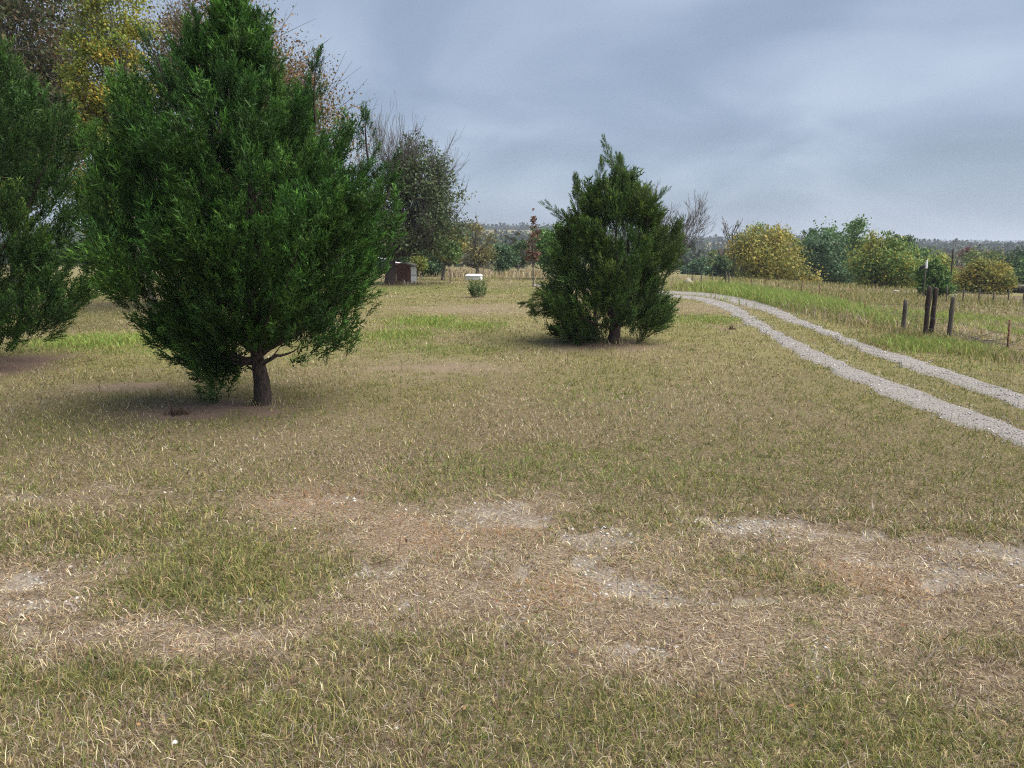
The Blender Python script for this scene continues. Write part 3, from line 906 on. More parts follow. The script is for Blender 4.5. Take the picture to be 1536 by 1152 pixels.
def profile(prof, Yd):
    pr = np.array([[P(a, q, Yd)[0], P(b, q, Yd)[0], P((a + b) / 2, q, Yd)[2]] for q, a, b in prof])
    return pr[np.argsort(pr[:, 2])]


def egg(pl, prr, top, bot):
    pl, prr = pl - 3, prr + 3
    """crown outline from its box: widest below the middle"""
    c, h = (pl + prr) / 2, (prr - pl) / 2
    return [(top + (bot - top) * t, c - h * w, c + h * w) for t, w in ((0, .18), (.1, .5), (.25, .78), (.45, .97), (.65, 1), (.85, .85), (1, .5))]


def leafy(name, label, Yd, prof, pal, n_leaf, ls, seed, base_px=None, tr=.12, n_cl=40, sparse=1.0, group=None, cat='tree', mat='leaf', bark='greybark', stems=1, twiggy=0, upright=.0, limbs=True):
    r = np.random.default_rng(seed)
    pr = profile(prof, Yd)
    zz = pr[:, 2]; cx = (pr[:, 0] + pr[:, 1]) / 2; hw = (pr[:, 1] - pr[:, 0]) / 2
    bx = cx[0] if base_px is None else P(base_px, 400, Yd)[0]
    base = np.array([bx, Yd, float(tz(bx, Yd))])
    zs = np.linspace(max(zz[0], base[2] + .1), zz[-1], 200)
    w = np.interp(zs, zz, hw) ** 1.5 + .02; cdf = np.cumsum(w) / w.sum()
    z = np.interp(r.uniform(0, 1, n_cl), cdf, zs)
    az = r.uniform(0, 6.283, n_cl)
    z = base[2] + (z - base[2]) * (1 + .22 * (vn(np.cos(az) * 2.2 + seed, np.sin(az) * 1.5, seed) - .38))
    s = np.sqrt(r.uniform(.08, .92, n_cl))
    rr = np.interp(z, zz, hw) * (1 + .55 * (vn(az * 1.5, z * 5 / (zz[-1] - zz[0]), seed) - .45))
    cr = np.clip(.48 * rr, .12 * hw.max(), .36 * hw.max()) * r.uniform(.6, 1.25, n_cl)
    cc = np.stack([np.interp(z, zz, cx) + np.cos(az) * s * np.maximum(rr - cr * .42, 0), Yd + np.sin(az) * s * np.maximum(rr - cr * .42, 0) * .9, z], 1)
    wgt = cr ** 2 * r.uniform(.25, 1.6, n_cl)
    k = np.maximum(2, (1.5 * n_leaf * wgt / wgt.sum())).astype(int)
    idx = np.repeat(np.arange(n_cl), k); n = len(idx)
    q = np.clip(r.normal(size=(n, 3)) * .43, -1.2, 1.2) * cr[idx][:, None] * np.array([1.1, 1.1, .9])
    q *= (1 + .35 * (r.uniform(0, 1, n) < .12) * r.uniform(0, 1, n))[:, None]
    pos = cc[idx] + q
    kk = pos[:, 2] > base[2] + .03
    pos, idx, q = pos[kk], idx[kk], q[kk]; n = len(idx)
    d = rdir(r, n) + np.array([0, 0, -.25 + upright]); nm = nrm(q + 1e-6) * .7 + np.array([0, 0, .5]) + r.normal(size=(n, 3)) * .6
    L = 1.08 * ls * r.uniform(.6, 1.5, n)
    V, F = rhombi(pos, d, nm, L, L * r.uniform(.5, .75, n))
    pa = np.array(PALS[pal] if isinstance(pal, str) else pal) * 1.95
    ccol = pa[r.integers(0, len(pa), n_cl)] * r.uniform(.8, 1.2, (n_cl, 1))
    lc = np.where((r.uniform(0, 1, n) < .35)[:, None], pa[r.integers(0, len(pa), n)], ccol[idx]) * r.uniform(.75, 1.25, (n, 1))
    t = empty(name, base)
    mesh_np('crown' if cat == 'tree' else 'foliage', V - base, F, M[mat], t, np.repeat(lc, 4, 0))
    g = Geo()
    top = np.array([np.interp(zz[-1], zz, cx), Yd, zz[-1] - .12 * (zz[-1] - base[2])])
    lo_ = max(zz[0] - base[2], .05 * (zz[-1] - base[2]))
    for st in range(stems):
        e = top + (r.normal(size=3) * np.array([.5, .5, .1]) * hw.max() * .8 if stems > 1 else 0)
        u3 = np.linspace(0, 1, 9)[:, None]
        pth = base + (e - base) * np.hstack([u3 ** 1.5, u3 ** 1.5, u3]) + r.normal(size=(9, 3)) * tr * .5 * np.sin(u3 * 3.1)
        pth[0, 2] -= .15
        rd = tr / stems ** .5 * (1 - u3[:, 0]) ** .8 + tr * .06; rd[0] *= 1.3
        g.tube(pth, rd, 7)
    for j in range(n_cl if limbs else 0):
        h = np.clip((cc[j, 2] - base[2]) * r.uniform(.35, .7), lo_ * .8, None)
        f_ = h / max(top[2] - base[2], .1)
        p0 = base + np.array([(top[0] - base[0]) * f_ ** 1.5, 0, h])
        u3 = np.linspace(0, 1, 6)[:, None]
        ctl = (p0 + cc[j]) / 2 + np.array([0, 0, -.1 * np.linalg.norm(cc[j] - p0)])
        pth = p0 * (1 - u3) ** 2 + ctl * 2 * u3 * (1 - u3) + cc[j] * u3 ** 2 + r.normal(size=(6, 3)) * tr * .25 * np.sin(u3 * 3.1)
        g.tube(pth, max(tr * .28 * (1 - f_ * .6), .006) * (1 - u3[:, 0]) + tr * .04, 4)
        for _ in range(twiggy):
            e = cc[j] + rdir(r, 1)[0] * cr[j] * 1.35 + np.array([0, 0, cr[j] * .35])
            m = (cc[j] + e) / 2 + r.normal(size=3) * cr[j] * .15
            g.tube(np.stack([cc[j], m, e]), [tr * .07, tr * .05, tr * .02], 3, False)
    g.build('trunk' if cat == 'tree' else 'stem', M[bark], t, base, True)
    tag(t, label, cat, group)
    return t


def twig_grow(g, p, d, L, rad, depth, r, up=.35, spread=.55, nkid=(4, 6), sides=4, rmin=.006):
    k = 5
    pts = [p]; dd = d.copy()
    for i in range(k - 1):
        dd = nrm(dd + r.normal(size=3) * .13 + np.array([0, 0, up * .22]))
        pts.append(pts[-1] + dd * L / (k - 1))
    pts = np.array(pts)
    u = np.linspace(0, 1, k)
    g.tube(pts, np.maximum(rad * (1 - .62 * u), rmin), sides if depth > 1 else 3, depth <= 1)
    if depth == 0:
        return
    for _ in range(r.integers(*nkid)):
        t = r.uniform(.3, 1.0)
        j = min(int(t * (k - 1)), k - 2); f_ = t * (k - 1) - j
        q = pts[j] * (1 - f_) + pts[j + 1] * f_
        nd_ = nrm(nrm(pts[j + 1] - pts[j]) + rdir(r, 1)[0] * spread + np.array([0, 0, up * .3]))
        twig_grow(g, q, nd_, L * r.uniform(.5, .8), max(rad * (1 - .55 * t) * .6, rmin), depth - 1, r, up, spread, nkid, sides, rmin)


BT = 'trees growing behind the junipers'
leafy('oak_tree', 'dark thinly leaved tree with bare twigs behind the left juniper', 25, [(-90, -60, 40), (-50, -130, 110), (0, -160, 138), (60, -170, 150), (120, -160, 150), (180, -150, 140), (240, -130, 130), (300, -100, 110)], 'twig', 32000, .105, 201, 20, .16, 190, twiggy=7, group=BT)
leafy('elm_tree', 'slender yellow-green autumn tree rising between the two big junipers', 21, [(-80, 120, 190), (-30, 104, 208), (30, 100, 214), (80, 102, 212), (120, 96, 216), (165, 100, 216), (200, 108, 216), (240, 116, 214), (300, 118, 215), (380, 125, 205), (430, 150, 190)], np.array([(.16, .185, .03), (.20, .19, .03), (.25, .175, .03), (.12, .165, .03), (.14, .17, .03)]) * .9, 24000, .065, 202, 225, .09, 170, group=BT, twiggy=5)
leafy('oak_tree', 'orange-brown autumn oak mostly hidden behind the largest juniper', 29, [(2, 245, 300), (20, 215, 345), (50, 205, 405), (75, 205, 448), (100, 205, 478), (130, 205, 512), (160, 210, 532), (190, 215, 548), (230, 220, 540), (300, 230, 535), (380, 260, 520)], 'orange', 48000, .09, 203, 380, .2, 210, twiggy=7, group=BT)

# half-dead tree over the pump house
r = np.random.default_rng(301)
dead = leafy('pecan_tree', 'large half-bare tree with dark leaves beside the brown pump house', 44, [(215, 600, 640), (240, 585, 665), (270, 570, 682), (305, 562, 694), (335, 556, 700), (355, 560, 696), (374, 585, 680)], [(.045, .07, .026), (.055, .08, .03), (.075, .085, .04), (.05, .065, .03)], 12000, .13, 302, 584, .27, 90, twiggy=7, bark='bark')
b0 = P(584, 400, 44); b0[2] = float(tz(b0[0], 44))
g = Geo()
for tx, ty_, sx_ in ((575, 215, .6), (600, 180, .8), (622, 178, 1), (645, 185, 1), (668, 215, 1), (685, 250, 1), (690, 300, .9), (690, 335, .8), (560, 240, .5), (640, 230, 1), (612, 210, .8), (680, 365, .8), (660, 360, .8), (590, 230, .6)):
    e = P(tx, ty_, 44) + np.array([0, r.uniform(-2, 2), 0])
    p0 = b0 + np.array([0, 0, r.uniform(1.3, 3.2)])
    L = np.linalg.norm(e - p0)
    twig_grow(g, p0, nrm(e - p0 + np.array([0, 0, -.2 * L])), L * .55, .07, 3, r, .42, .46, (4, 8), 4, .0065)
g.build('limb', M['greybark'], dead, b0, True)


def bare_tree(name, label, px, Yd, h, seed, depth=4, rad=.07, lean=(0, 0), group=None, nstem=1, rmin=.01):
    r = np.random.default_rng(seed)
    b = P(px, 400, Yd); b[2] = float(tz(b[0], Yd))
    t = empty(name, b)
    g = Geo()
    for s in range(nstem):
        d0 = nrm(np.array([lean[0] + (r.uniform(-.35, .35) if nstem > 1 else 0), lean[1], 1.0]))
        twig_grow(g, b + np.array([0, 0, -.1]), d0, h * .46, rad, depth, r, .35, .5, (4, 6), 6, rmin)
    g.build('trunk', M['greybark'], t, b, True)
    tag(t, label, 'tree', group)
    return t


bare_tree('bare_tree', 'leafless tree with upcurved bare twigs behind the spiky juniper', 988, 30, 4.5, 311, 4, .05, (.14, 0), nstem=3, rmin=.005)
bare_tree('dead_tree', 'grey dead snag with broken branches beside the golden trees', 1100, 76, 6.3, 312, 3, .14, (-.12, 0), rmin=.025)

# left middle distance
LM = 'small trees beyond the mown lawn'
leafy('elm_tree', 'spindly multi-stemmed tree with thin yellow-brown leaves behind the white box', 58, egg(682, 742, 330, 402), [(.13, .115, .045), (.10, .10, .045), (.08, .095, .045), (.12, .09, .035)], 1500, .15, 321, 716, .16, 42, group=LM, stems=3, twiggy=4)
leafy('sapling', 'thin staked sapling with green leaves between pump house and white box', 46, egg(650, 692, 358, 394), 'green', 900, .14, 322, 675, .035, 18, group=LM)
leafy('sapling', 'thin young tree with rusty red dying leaves beside the spiky juniper', 42, [(312, 797, 801), (330, 793, 806), (350, 787, 815), (370, 788, 816), (385, 786, 808), (396, 783, 803)], 'rust', 700, .11, 323, 800, .04, 26, group=LM, twiggy=3)
leafy('hackberry_tree', 'fresh green round tree half hidden behind the spiky juniper', 52, egg(797, 872, 334, 412), 'fresh', 4200, .17, 324, 838, .12, 40, group=LM)
leafy('shrub', 'blue-green bushy shrub behind the pump house', 58, egg(628, 676, 365, 410), 'blue', 3200, .15, 325, None, .06, 34, cat='shrub', group='shrubs in the back pasture')
leafy('shrub', 'yellow-green shrub right above the pump house roof', 52, egg(610, 640, 378, 412), 'ygreen', 1600, .13, 326, None, .04, 20, cat='shrub', group='shrubs in the back pasture')
leafy('shrub', 'grey-green scrubby shrub with pale stems in the back pasture', 66, egg(735, 772, 366, 412), 'blue', 2400, .17, 327, None, .07, 28, cat='shrub', group='shrubs in the back pasture', stems=3, twiggy=3)
leafy('shrub', 'dark conical shrub beside the grey-green scrubby shrub', 68, egg(762, 792, 355, 412), 'dark', 1900, .16, 328, None, .07, 24, cat='shrub', group='shrubs in the back pasture')
leafy('elm_tree', 'tall dark leafy tree behind the half-bare tree', 62, egg(560, 622, 330, 408), 'dark', 3000, .2, 329, 600, .14, 34, group=LM)
leafy('oak_tree', 'olive drooping tree beside the half-bare tree', 50, egg(650, 700, 335, 392), [(.13, .12, .04), (.09, .10, .035), (.18, .13, .04)], 2400, .16, 330, 664, .11, 30, group=LM, twiggy=2)
for i, (a, b, tp, Yd, pl, lb) in enumerate([
        (700, 735, 372, 120, 'grey', 'grey-green tree on the slope beyond the spindly tree'), (728, 768, 368, 135, 'olive', 'olive tree on the slope behind the scrubby shrub'), (765, 805, 362, 130, 'grey', 'pale grey-green tree behind the rusty sapling'),
        (1030, 1062, 382, 115, 'blue', 'blue-green round tree seen past the right side of the spiky juniper'), (1056, 1084, 376, 135, 'olive', 'grey-olive tree behind the dead snag'), (1070, 1104, 384, 100, 'dark', 'very dark blue-green tree left of the golden trees')]):
    leafy('pasture_tree', lb, Yd, egg(a, b, tp, tp + 38), pl, 1500, .42, 340 + i, None, .2, 26, group='trees across the valley', limbs=False, mat='farleaf')

# right tree line
RT = 'trees along the far side of the pasture'
leafy('mesquite_tree', 'broad golden-yellow bushy tree behind the wire fence', 74, [(345, 1122, 1150), (356, 1105, 1180), (372, 1092, 1200), (390, 1086, 1212), (405, 1086, 1214), (418, 1092, 1212), (428, 1105, 1205)], 'gold', 8500, .21, 401, 1150, .16, 75, group=RT, stems=4, twiggy=3)
leafy('elm_tree', 'green-topped tree rising behind the golden-yellow bushy tree', 90, egg(1108, 1192, 333, 420), 'ygreen', 4200, .26, 402, 1150, .18, 42, group=RT)
leafy('elm_tree', 'tall fresh green tree with an upright top behind the pasture', 84, [(322, 1272, 1300), (335, 1262, 1303), (350, 1225, 1300), (365, 1215, 1296), (385, 1212, 1296), (405, 1212, 1300), (425, 1218, 1295), (438, 1230, 1280)], 'green', 8500, .24, 403, 1258, .2, 75, group=RT)
leafy('elm_tree', 'dark blue-green tree between the golden tree and the tall green tree', 80, egg(1195, 1275, 342, 440), 'blue', 5200, .24, 404, 1235, .18, 50, group=RT)
leafy('cedar_tree', 'small dark cedar with a crooked tip behind the tall green tree', 95, [(332, 1216, 1222), (345, 1200, 1224), (362, 1196, 1228), (390, 1195, 1230)], 'dark', 1400, .22, 405, 1212, .12, 20, group=RT)
leafy('elm_tree', 'yellow-topped green tree standing left of the double fence post', 64, [(354, 1305, 1345), (368, 1292, 1362), (385, 1285, 1378), (402, 1282, 1388), (420, 1282, 1390), (436, 1292, 1384)], [(.16, .17, .035), (.22, .19, .03), (.10, .135, .03), (.08, .125, .03), (.07, .115, .03)], 8500, .19, 406, 1322, .16, 75, group=RT, stems=2, twiggy=2)
leafy('elm_tree', 'deep green tree behind the yellow-topped green tree', 100, egg(1325, 1378, 348, 430), 'dark', 3600, .28, 407, 1352, .16, 36, group=RT)
leafy('chinaberry_tree', 'small dense bright green tree behind the double fence post', 45, egg(1377, 1426, 388, 446), 'green', 4200, .14, 408, 1404, .08, 44, group=RT, stems=2)
leafy('mesquite_tree', 'yellowish bushy tree with grey lower twigs at the pasture edge', 60, [(385, 1468, 1478), (396, 1452, 1500), (412, 1440, 1512), (428, 1434, 1516), (442, 1434, 1514), (452, 1442, 1510)], 'gold', 6500, .17, 409, 1475, .12, 60, group=RT, stems=4, twiggy=4)
for i, (a, b, tp, Yd, pl, lb) in enumerate([
        (1352, 1446, 374, 130, 'olive', 'olive round tree far behind the double fence post'), (1425, 1475, 366, 125, 'red', 'reddish-purple autumn tree at the far edge of the pasture'), (1400, 1455, 384, 105, 'grey', 'greyish tree behind the leaning pole'),
        (1436, 1505, 376, 110, 'olive', 'olive-green tree behind the yellowish bushy tree'), (1470, 1520, 372, 115, 'brown', 'brownish tree right of the reddish-purple tree'), (1495, 1580, 372, 100, 'dark', 'large dark green tree beyond the yellowish bushy tree'),
        (1530, 1620, 380, 88, 'green', 'green leafy tree beyond the dark green tree'), (1425, 1452, 398, 98, 'red', 'low purplish tree behind the leaning pole'), (1500, 1550, 395, 90, 'dark', 'dark green tree by the parked trailer'),
        (1172, 1230, 358, 88, 'olive', 'olive tree filling the gap right of the golden tree'), (1278, 1340, 364, 92, 'green', 'mid-green tree between the tall green and yellow-topped trees'), (1340, 1408, 372, 96, 'green', 'mid-green tree right of the deep green tree'), (1380, 1442, 384, 90, 'ygreen', 'pale yellow-green tree right behind the small bright green tree'), (1445, 1490, 388, 84, 'green', 'green tree crowding behind the yellowish bushy tree'), (1300, 1345, 395, 72, 'olive', 'low olive thicket below the yellow-topped tree')]):
    leafy('wood_tree', lb, Yd, egg(a, b, tp, tp + 66), pl, 3200, .30, 420 + i, None, .2, 44, group=RT, limbs=False, mat='farleaf')

# leafy weed clump on the lawn
r = np.random.default_rng(500)
b = G(717, 446); t = empty('weed_clump', b)
Cn, Dn = [], []
for _ in range(34):
    a = r.uniform(0, 6.28); o_ = np.array([math.cos(a), math.sin(a), 0]); p0 = o_ * r.uniform(0, .30); h = r.uniform(.45, .85)
    e = p0 + o_ * r.uniform(.02, .22) + np.array([0, 0, h]); u3 = np.linspace(0, 1, 5)[:, None]
    pth = p0 + (e - p0) * u3 + o_ * .05 * u3 * (u3 - 1)
    g = Geo(); g.tube(pth - np.array([0, 0, .04]), .007 - .004 * u3[:, 0], 4); g.build('stem', M['greybark'], t)
    for q in r.uniform(.12, 1.02, 34):
        Cn.append(p0 + (e - p0) * q + r.normal(size=3) * .03); a2 = r.uniform(0, 6.28); Dn.append((math.cos(a2), math.sin(a2), r.uniform(.2, 1.3)))
Cn, Dn = np.array(Cn), np.array(Dn); n = len(Cn)
V, F = rhombi(Cn, Dn, rdir(r, n) + np.array([0, 0, .6]), r.uniform(.07, .14, n), r.uniform(.02, .035, n))
mesh_np('foliage', V, F, M['leaf'], t, np.repeat(pick(np.array(PALS['fresh']), r, n), 4, 0))
tag(t, 'tall leafy green weed clump on the lawn before the white box', 'weed')

# low sprouts
r = np.random.default_rng(8)
for px_, py_, hh, cpal, nm, lb, ct in ((268, 622, .16, 'rust', 'seedling', 'small reddish-brown seedling on the bare dirt under the large juniper', 'seedling'), (1097, 494, .16, 'brown', 'dead_tussock', 'small dark brown dead grass tussock near the driveway', 'tussock')):
    b = G(px_, py_); n = 60
    V, F, C = blades(np.full(n, b[0]) + r.normal(size=n) * .06, np.full(n, b[1]) + r.normal(size=n) * .05, hh * r.uniform(.4, 1.2, n), np.full(n, .014), np.abs(r.normal(.4, .3, n)), pick(np.array(PALS[cpal]), r, n), r, True, .8)
    o = mesh_np(nm, V - b, F, M['grass'], None, C); o.location = b
    tag(o, lb, ct)

# ------------------------------------------------------------------ far woods on the hills
r = np.random.default_rng(9)


def wood(name, label, pts, h, per, ls, pal):
    pos, idx = [], np.repeat(np.arange(len(pts)), per)
    n = len(idx)
    hh = h * r.uniform(.6, 1.3, len(pts)); ww = hh * r.uniform(.45, .75, len(pts))
    q = rdir(r, n) * (r.uniform(0, 1, n) ** .4)[:, None]
    c = np.stack([pts[:, 0], pts[:, 1], tz(pts[:, 0], pts[:, 1]) + hh * .52], 1)
    pos = c[idx] + q * np.stack([ww[idx], ww[idx], hh[idx] * .5], 1)
    L = ls * r.uniform(.7, 1.4, n)
    V, F = rhombi(pos, rdir(r, n), q + np.array([0, 0, .4]) + r.normal(size=(n, 3)) * .5, L, L * .8)
    pa = np.array(pal); cc = pa[r.integers(0, len(pa), len(pts))] * r.uniform(.75, 1.25, (len(pts), 1))
    tag(mesh_np(name, V, F, M['farleaf'], colr=np.repeat(cc[idx] * r.uniform(.8, 1.2, (n, 1)), 4, 0)), label, 'wood', kind='stuff')


FP = [(.035, .055, .03), (.045, .065, .035), (.03, .05, .03), (.06, .065, .035), (.05, .06, .04)]
n = 5200
yy = r.uniform(170, 520, n); xx = r.uniform(-.9, .95, n) * yy
k = fbm(xx / 70, yy / 60, 77) > .46
wood('valley_wood', 'grey-green woods in the valley behind the pasture', np.stack([xx[k], yy[k]], 1)[:2200], 7, 22, 1.5, FP + [(.09, .085, .04), (.08, .06, .04)])
n = 6500
yy = r.uniform(520, 1120, n); xx = r.uniform(-.85, .9, n) * yy
k = ((fbm(xx / 120, yy / 40, 78) > .42) | (yy > 900)) & ~((xx / yy < .06) & (xx / yy > -.06) & (yy < 900) & (yy > 700)) & ~((xx / yy > .22) & (xx / yy < .32) & (yy < 900) & (yy > 650))
wood('hill_wood', 'dark wooded ridge on the low hills', np.stack([xx[k], yy[k]], 1)[:4200], 8, 14, 3.0, FP)
n = 2300
yy = r.uniform(1850, 2300, n); xx = r.uniform(-.8, .9, n) * yy
wood('blue_hill_wood', 'blue hazy wooded hills on the skyline', np.stack([xx, yy], 1), 11, 11, 5.2, FP)

# ------------------------------------------------------------------ fence along the drive
fence = empty('wire_fence', G(1390, 511))
fb = np.array(fence.location)
FENCE = []      # px, base py, top py, kind
for px_, bp, tp, kd in ((1510, 533, 480, 's'), (1422, 516, 447, 'w'), (1353, 502, 451, 'w'), (1297, 475, 450, 's'), (1260, 462, 446, 's'), (1228, 447, 424, 's'), (1201, 444, 419, 's'), (1168, 436, 417, 's'), (1147, 434, 416, 's'), (1126, 433, 414, 's')):
    FENCE.append((G(px_, bp), tp, kd))
for px_, tl in ((1387.5, .03), (1394.5, -.01)):
    FENCE.append((G(px_, 511), 431.5 if px_ < 1390 else 433, 'd'))
r = np.random.default_rng(12)
tops = []
for b, tp, kd in FENCE:
    h = 0.9
    px_ = b[0] / (b[1] * math.cos(PITCH) + (CAM_H - b[2]) * math.sin(PITCH)) * FPX + W0 / 2
    h = max(.55, P(px_, tp, b[1])[2] - b[2])
    g = Geo()
    ln = r.normal(size=2) * .035
    if kd == 's':       # steel T post: flange, stem and anchor studs
        for sx0, sx1, sy0, sy1 in ((-.019, .019, -.004, .004), (-.004, .004, .004, .03)):
            g.box((sx0, sy0, -.25), (sx1, sy1, h))
        for q in np.arange(.1, h - .05, .11):
            g.box((-.006, -.012, q), (.006, -.004, q + .03))
        V = np.concatenate(g.v)
        g.v = [V + np.stack([V[:, 2] * ln[0], V[:, 2] * ln[1], 0 * V[:, 2]], 1)]; g.f = [np.concatenate(g.f)]
        g.build('steel_post', M['rust'], fence, fb - b)
    else:
        rad = {'w': .052, 'd': .056}[kd]
        q = np.linspace(0, 1, 9)
        pth = np.stack([q * h * ln[0], q * h * ln[1], -.3 + q * (h + .3)], 1) + r.normal(size=(9, 3)) * np.array([.006, .006, 0])
        g.tube(pth, rad * r.uniform(.9, 1.1, 9) * (1.08 - .12 * q), 9)
        g.build('wooden_post', M['wood'] if kd == 'w' else M['darkwood'], fence, fb - b)
    tops.append((b, h, px_))
tops.sort(key=lambda t: t[0][1])
end = tops[0][0] + (tops[0][0] - tops[2][0]) * np.array([1, 1, 0]) * 1.2
line = [(np.array([end[0], end[1], float(tz(end[0], end[1]))]), .8)] + [(b, h) for b, h, _ in tops]
for fr in (.35, .62, .9):
    g = Geo(); pth = []
    for (a, ha), (b, hb) in zip(line[:-1], line[1:]):
        for u in np.linspace(0, 1, 5)[:-1]:
            p = a * (1 - u) + b * u
            p = p + np.array([-.03, 0, min(ha, .95) * fr * (1 - u) + min(hb, .95) * fr * u - .05 * math.sin(math.pi * u)])
            pth.append(p)
    pth = np.array(pth)
    if np.ptp(pth[:, 1]) > 0:
        g.tube(pth, np.full(len(pth), .0036), 3, False)
        g.build('wire', M['wire'], fence, fb)
tag(fence, 'old wire fence of wooden and rusty steel posts along the driveway', 'fence')

# gate corner and far fence by the bend of the drive
f2 = empty('wire_fence', G(1085, 431)); fb2 = np.array(f2.location)
for px_, bp, tp in ((1038, 428, 413), (1052, 427, 411), (1069, 427, 409), (1087, 434, 408), (1093, 434, 410)):
    b = G(px_, bp); h = max(.5, P(px_, tp, b[1])[2] - b[2])
    g = Geo(); q = np.linspace(0, 1, 6)
    g.tube(np.stack([q * h * r.normal() * .04, 0 * q, -.3 + q * (h + .3)], 1), np.full(6, .034) * r.uniform(.9, 1.1, 6), 7)
    g.build('wooden_post', M['wood'], f2, fb2 - b)
a, b = G(1077, 427), G(1090, 434); b[2] += .75
g = Geo(); g.tube(np.stack([a, (a + b) / 2, b]), [.03, .03, .028], 6); g.build('brace', M['wood'], f2, fb2)
for hz in (.35, .7):
    g = Geo(); pth = np.array([G(q, w) + np.array([0, 0, hz]) for q, w in ((1026, 428), (1038, 428), (1052, 427), (1069, 427), (1087, 434))])
    g.tube(pth, np.full(5, .003), 3, False); g.build('wire', M['wire'], f2, fb2)
tag(f2, 'short fence of grey posts with a slanted brace at the driveway bend', 'fence')

# far pasture fence on the right
f3 = empty('wire_fence', G(1480, 456)); fb3 = np.array(f3.location); pp = []
for px_ in (1420, 1443, 1467, 1489, 1512, 1534, 1556):
    b = G(px_, 455 + (px_ - 1440) * .03); h = .75 + r.uniform(-.1, .1); pp.append(b)
    g = Geo(); q = np.linspace(0, 1, 5)
    g.tube(np.stack([q * h * r.normal() * .04, 0 * q, -.3 + q * (h + .3)], 1), np.full(5, .035), 6)
    g.build('wooden_post', M['wood'], f3, fb3 - b)
for hz in (.3, .62):
    g = Geo(); g.tube(np.array(pp) + np.array([0, 0, hz]), np.full(len(pp), .006), 3, False); g.build('wire', M['wire'], f3, fb3)
tag(f3, 'low weathered post fence under the yellowish bushy tree', 'fence')

# back fence posts behind the white box
f4 = empty('wire_fence', G(720, 412)); fb4 = np.array(f4.location); pp = []
for px_ in (632, 660, 690, 725, 762, 790, 815):
    b = G(px_, 411 + (px_ - 640) * .008); h = 1.05; pp.append(b)
    g = Geo(); q = np.linspace(0, 1, 4)
    g.tube(np.stack([q * h * r.normal() * .03, 0 * q, -.3 + q * (h + .3)], 1), np.full(4, .022), 5)
    g.build('steel_post', M['rust'], f4, fb4 - b)
for hz in (.3, .6, .95):
    g = Geo(); g.tube(np.array(pp) + np.array([0, 0, hz]), np.full(len(pp), .005), 3, False); g.build('wire', M['wire'], f4, fb4)
tag(f4, 'thin steel post fence across the back pasture', 'fence')

# ------------------------------------------------------------------ poles behind the small green tree
b = P(1426.5, 420, 52); b[2] = float(tz(b[0], 52)); tp = P(1430, 373, 52)
t = empty('leaning_pole', b); g = Geo(); u3 = np.linspace(0, 1, 6)[:, None]
g.tube((tp - b) * u3 - np.array([0, 0, .2]) * (1 - u3), .055 - .012 * u3[:, 0], 7); g.build('shaft', M['darkwood'], t, None, True)
tag(t, 'thin dark pole leaning slightly behind the small green tree', 'pole')
b = P(1387, 420, 43.6); b[2] = float(tz(b[0], 43.6)); tp = P(1387.5, 389, 43.6)
t = empty('marker_pole', b); g = Geo(); h = tp[2] - b[2]
g.tube([(0, 0, -.2), (0, 0, h * .5), (0, 0, h - .5)], [.04, .04, .04], 8); g.build('shaft', M['wood'], t)
g = Geo(); g.tube([(0, 0, h - .5), (0.01, 0, h - .3), (.03, 0, h - .1), (.045, 0, h)], [.085, .075, .04, .008], 8); g.build('tip', M['white'], t)
g = Geo(); g.tube([(-.36, 0, h - .62), (-.27, 0, h - .47), (-.12, 0, h - .38), (-.04, 0, h - .36)], [.02, .10, .10, .04], 8); g.build('flag', M['black'], t)
tag(t, 'pole with a white pointed tip and a black rag behind the double post', 'pole')


# ------------------------------------------------------------------ pump house
b = G(610, 425); t = empty('pump_house', b, R(-17))
w, dp, h = .88, .85, 1.0
g = Geo(); g.box((-w / 2, -dp / 2, -.1), (w / 2, dp / 2, h)); wall = g.build('wall', M['brown'], t)
for k in range(8):       # lap boards on the front
    z0 = .02 + k * .122
    g = Geo()
    V = [(-w / 2 - .012, -dp / 2 - .022, z0), (w / 2 + .012, -dp / 2 - .022, z0), (w / 2 + .012, -dp / 2 - .006, z0 + .12), (-w / 2 - .012, -dp / 2 - .006, z0 + .12), (-w / 2 - .012, -dp / 2 + .002, z0), (w / 2 + .012, -dp / 2 + .002, z0), (w / 2 + .012, -dp / 2 + .002, z0 + .12), (-w / 2 - .012, -dp / 2 + .002, z0 + .12)]
    Q = [(0, 1, 2, 3), (0, 4, 5, 1), (3, 2, 6, 7), (1, 5, 6, 2), (0, 3, 7, 4)]
    g.add(V, [t3 for a, bb, c_, d_ in Q for t3 in ((a, bb, c_), (a, c_, d_))])
    g.build('board', M['brown'], wall)
for z0, z1 in ((.02, .44), (.46, .98)):
    g = Geo(); g.box((w / 2 + .003, -dp / 2 + .03, z0), (w / 2 + .03, dp / 2 - .03, z1)); g.build('side_panel', M['panel'], t, bevel=.006)
g = Geo()
n = 9; th = np.linspace(-1, 1, n); rx = (w / 2 + .10) * th; rz = h + .17 - .16 * np.abs(th) ** 1.6
V = [(x_, y_, z_ + o_) for o_ in (0, .03) for y_ in (-dp / 2 - .1, dp / 2 + .1) for x_, z_ in zip(rx, rz)]
F = []
for k in range(n - 1):
    for q4 in ((2 * n + k, 2 * n + k + 1, 3 * n + k + 1, 3 * n + k), (k + 1, k, n + k, n + k + 1), (k, k + 1, 2 * n + k + 1, 2 * n + k), (n + k + 1, n + k, 3 * n + k, 3 * n + k + 1)):
        F += [(q4[0], q4[1], q4[2]), (q4[0], q4[2], q4[3])]
g.add(V, F); g.build('roof', M['roof'], t)
g = Geo()
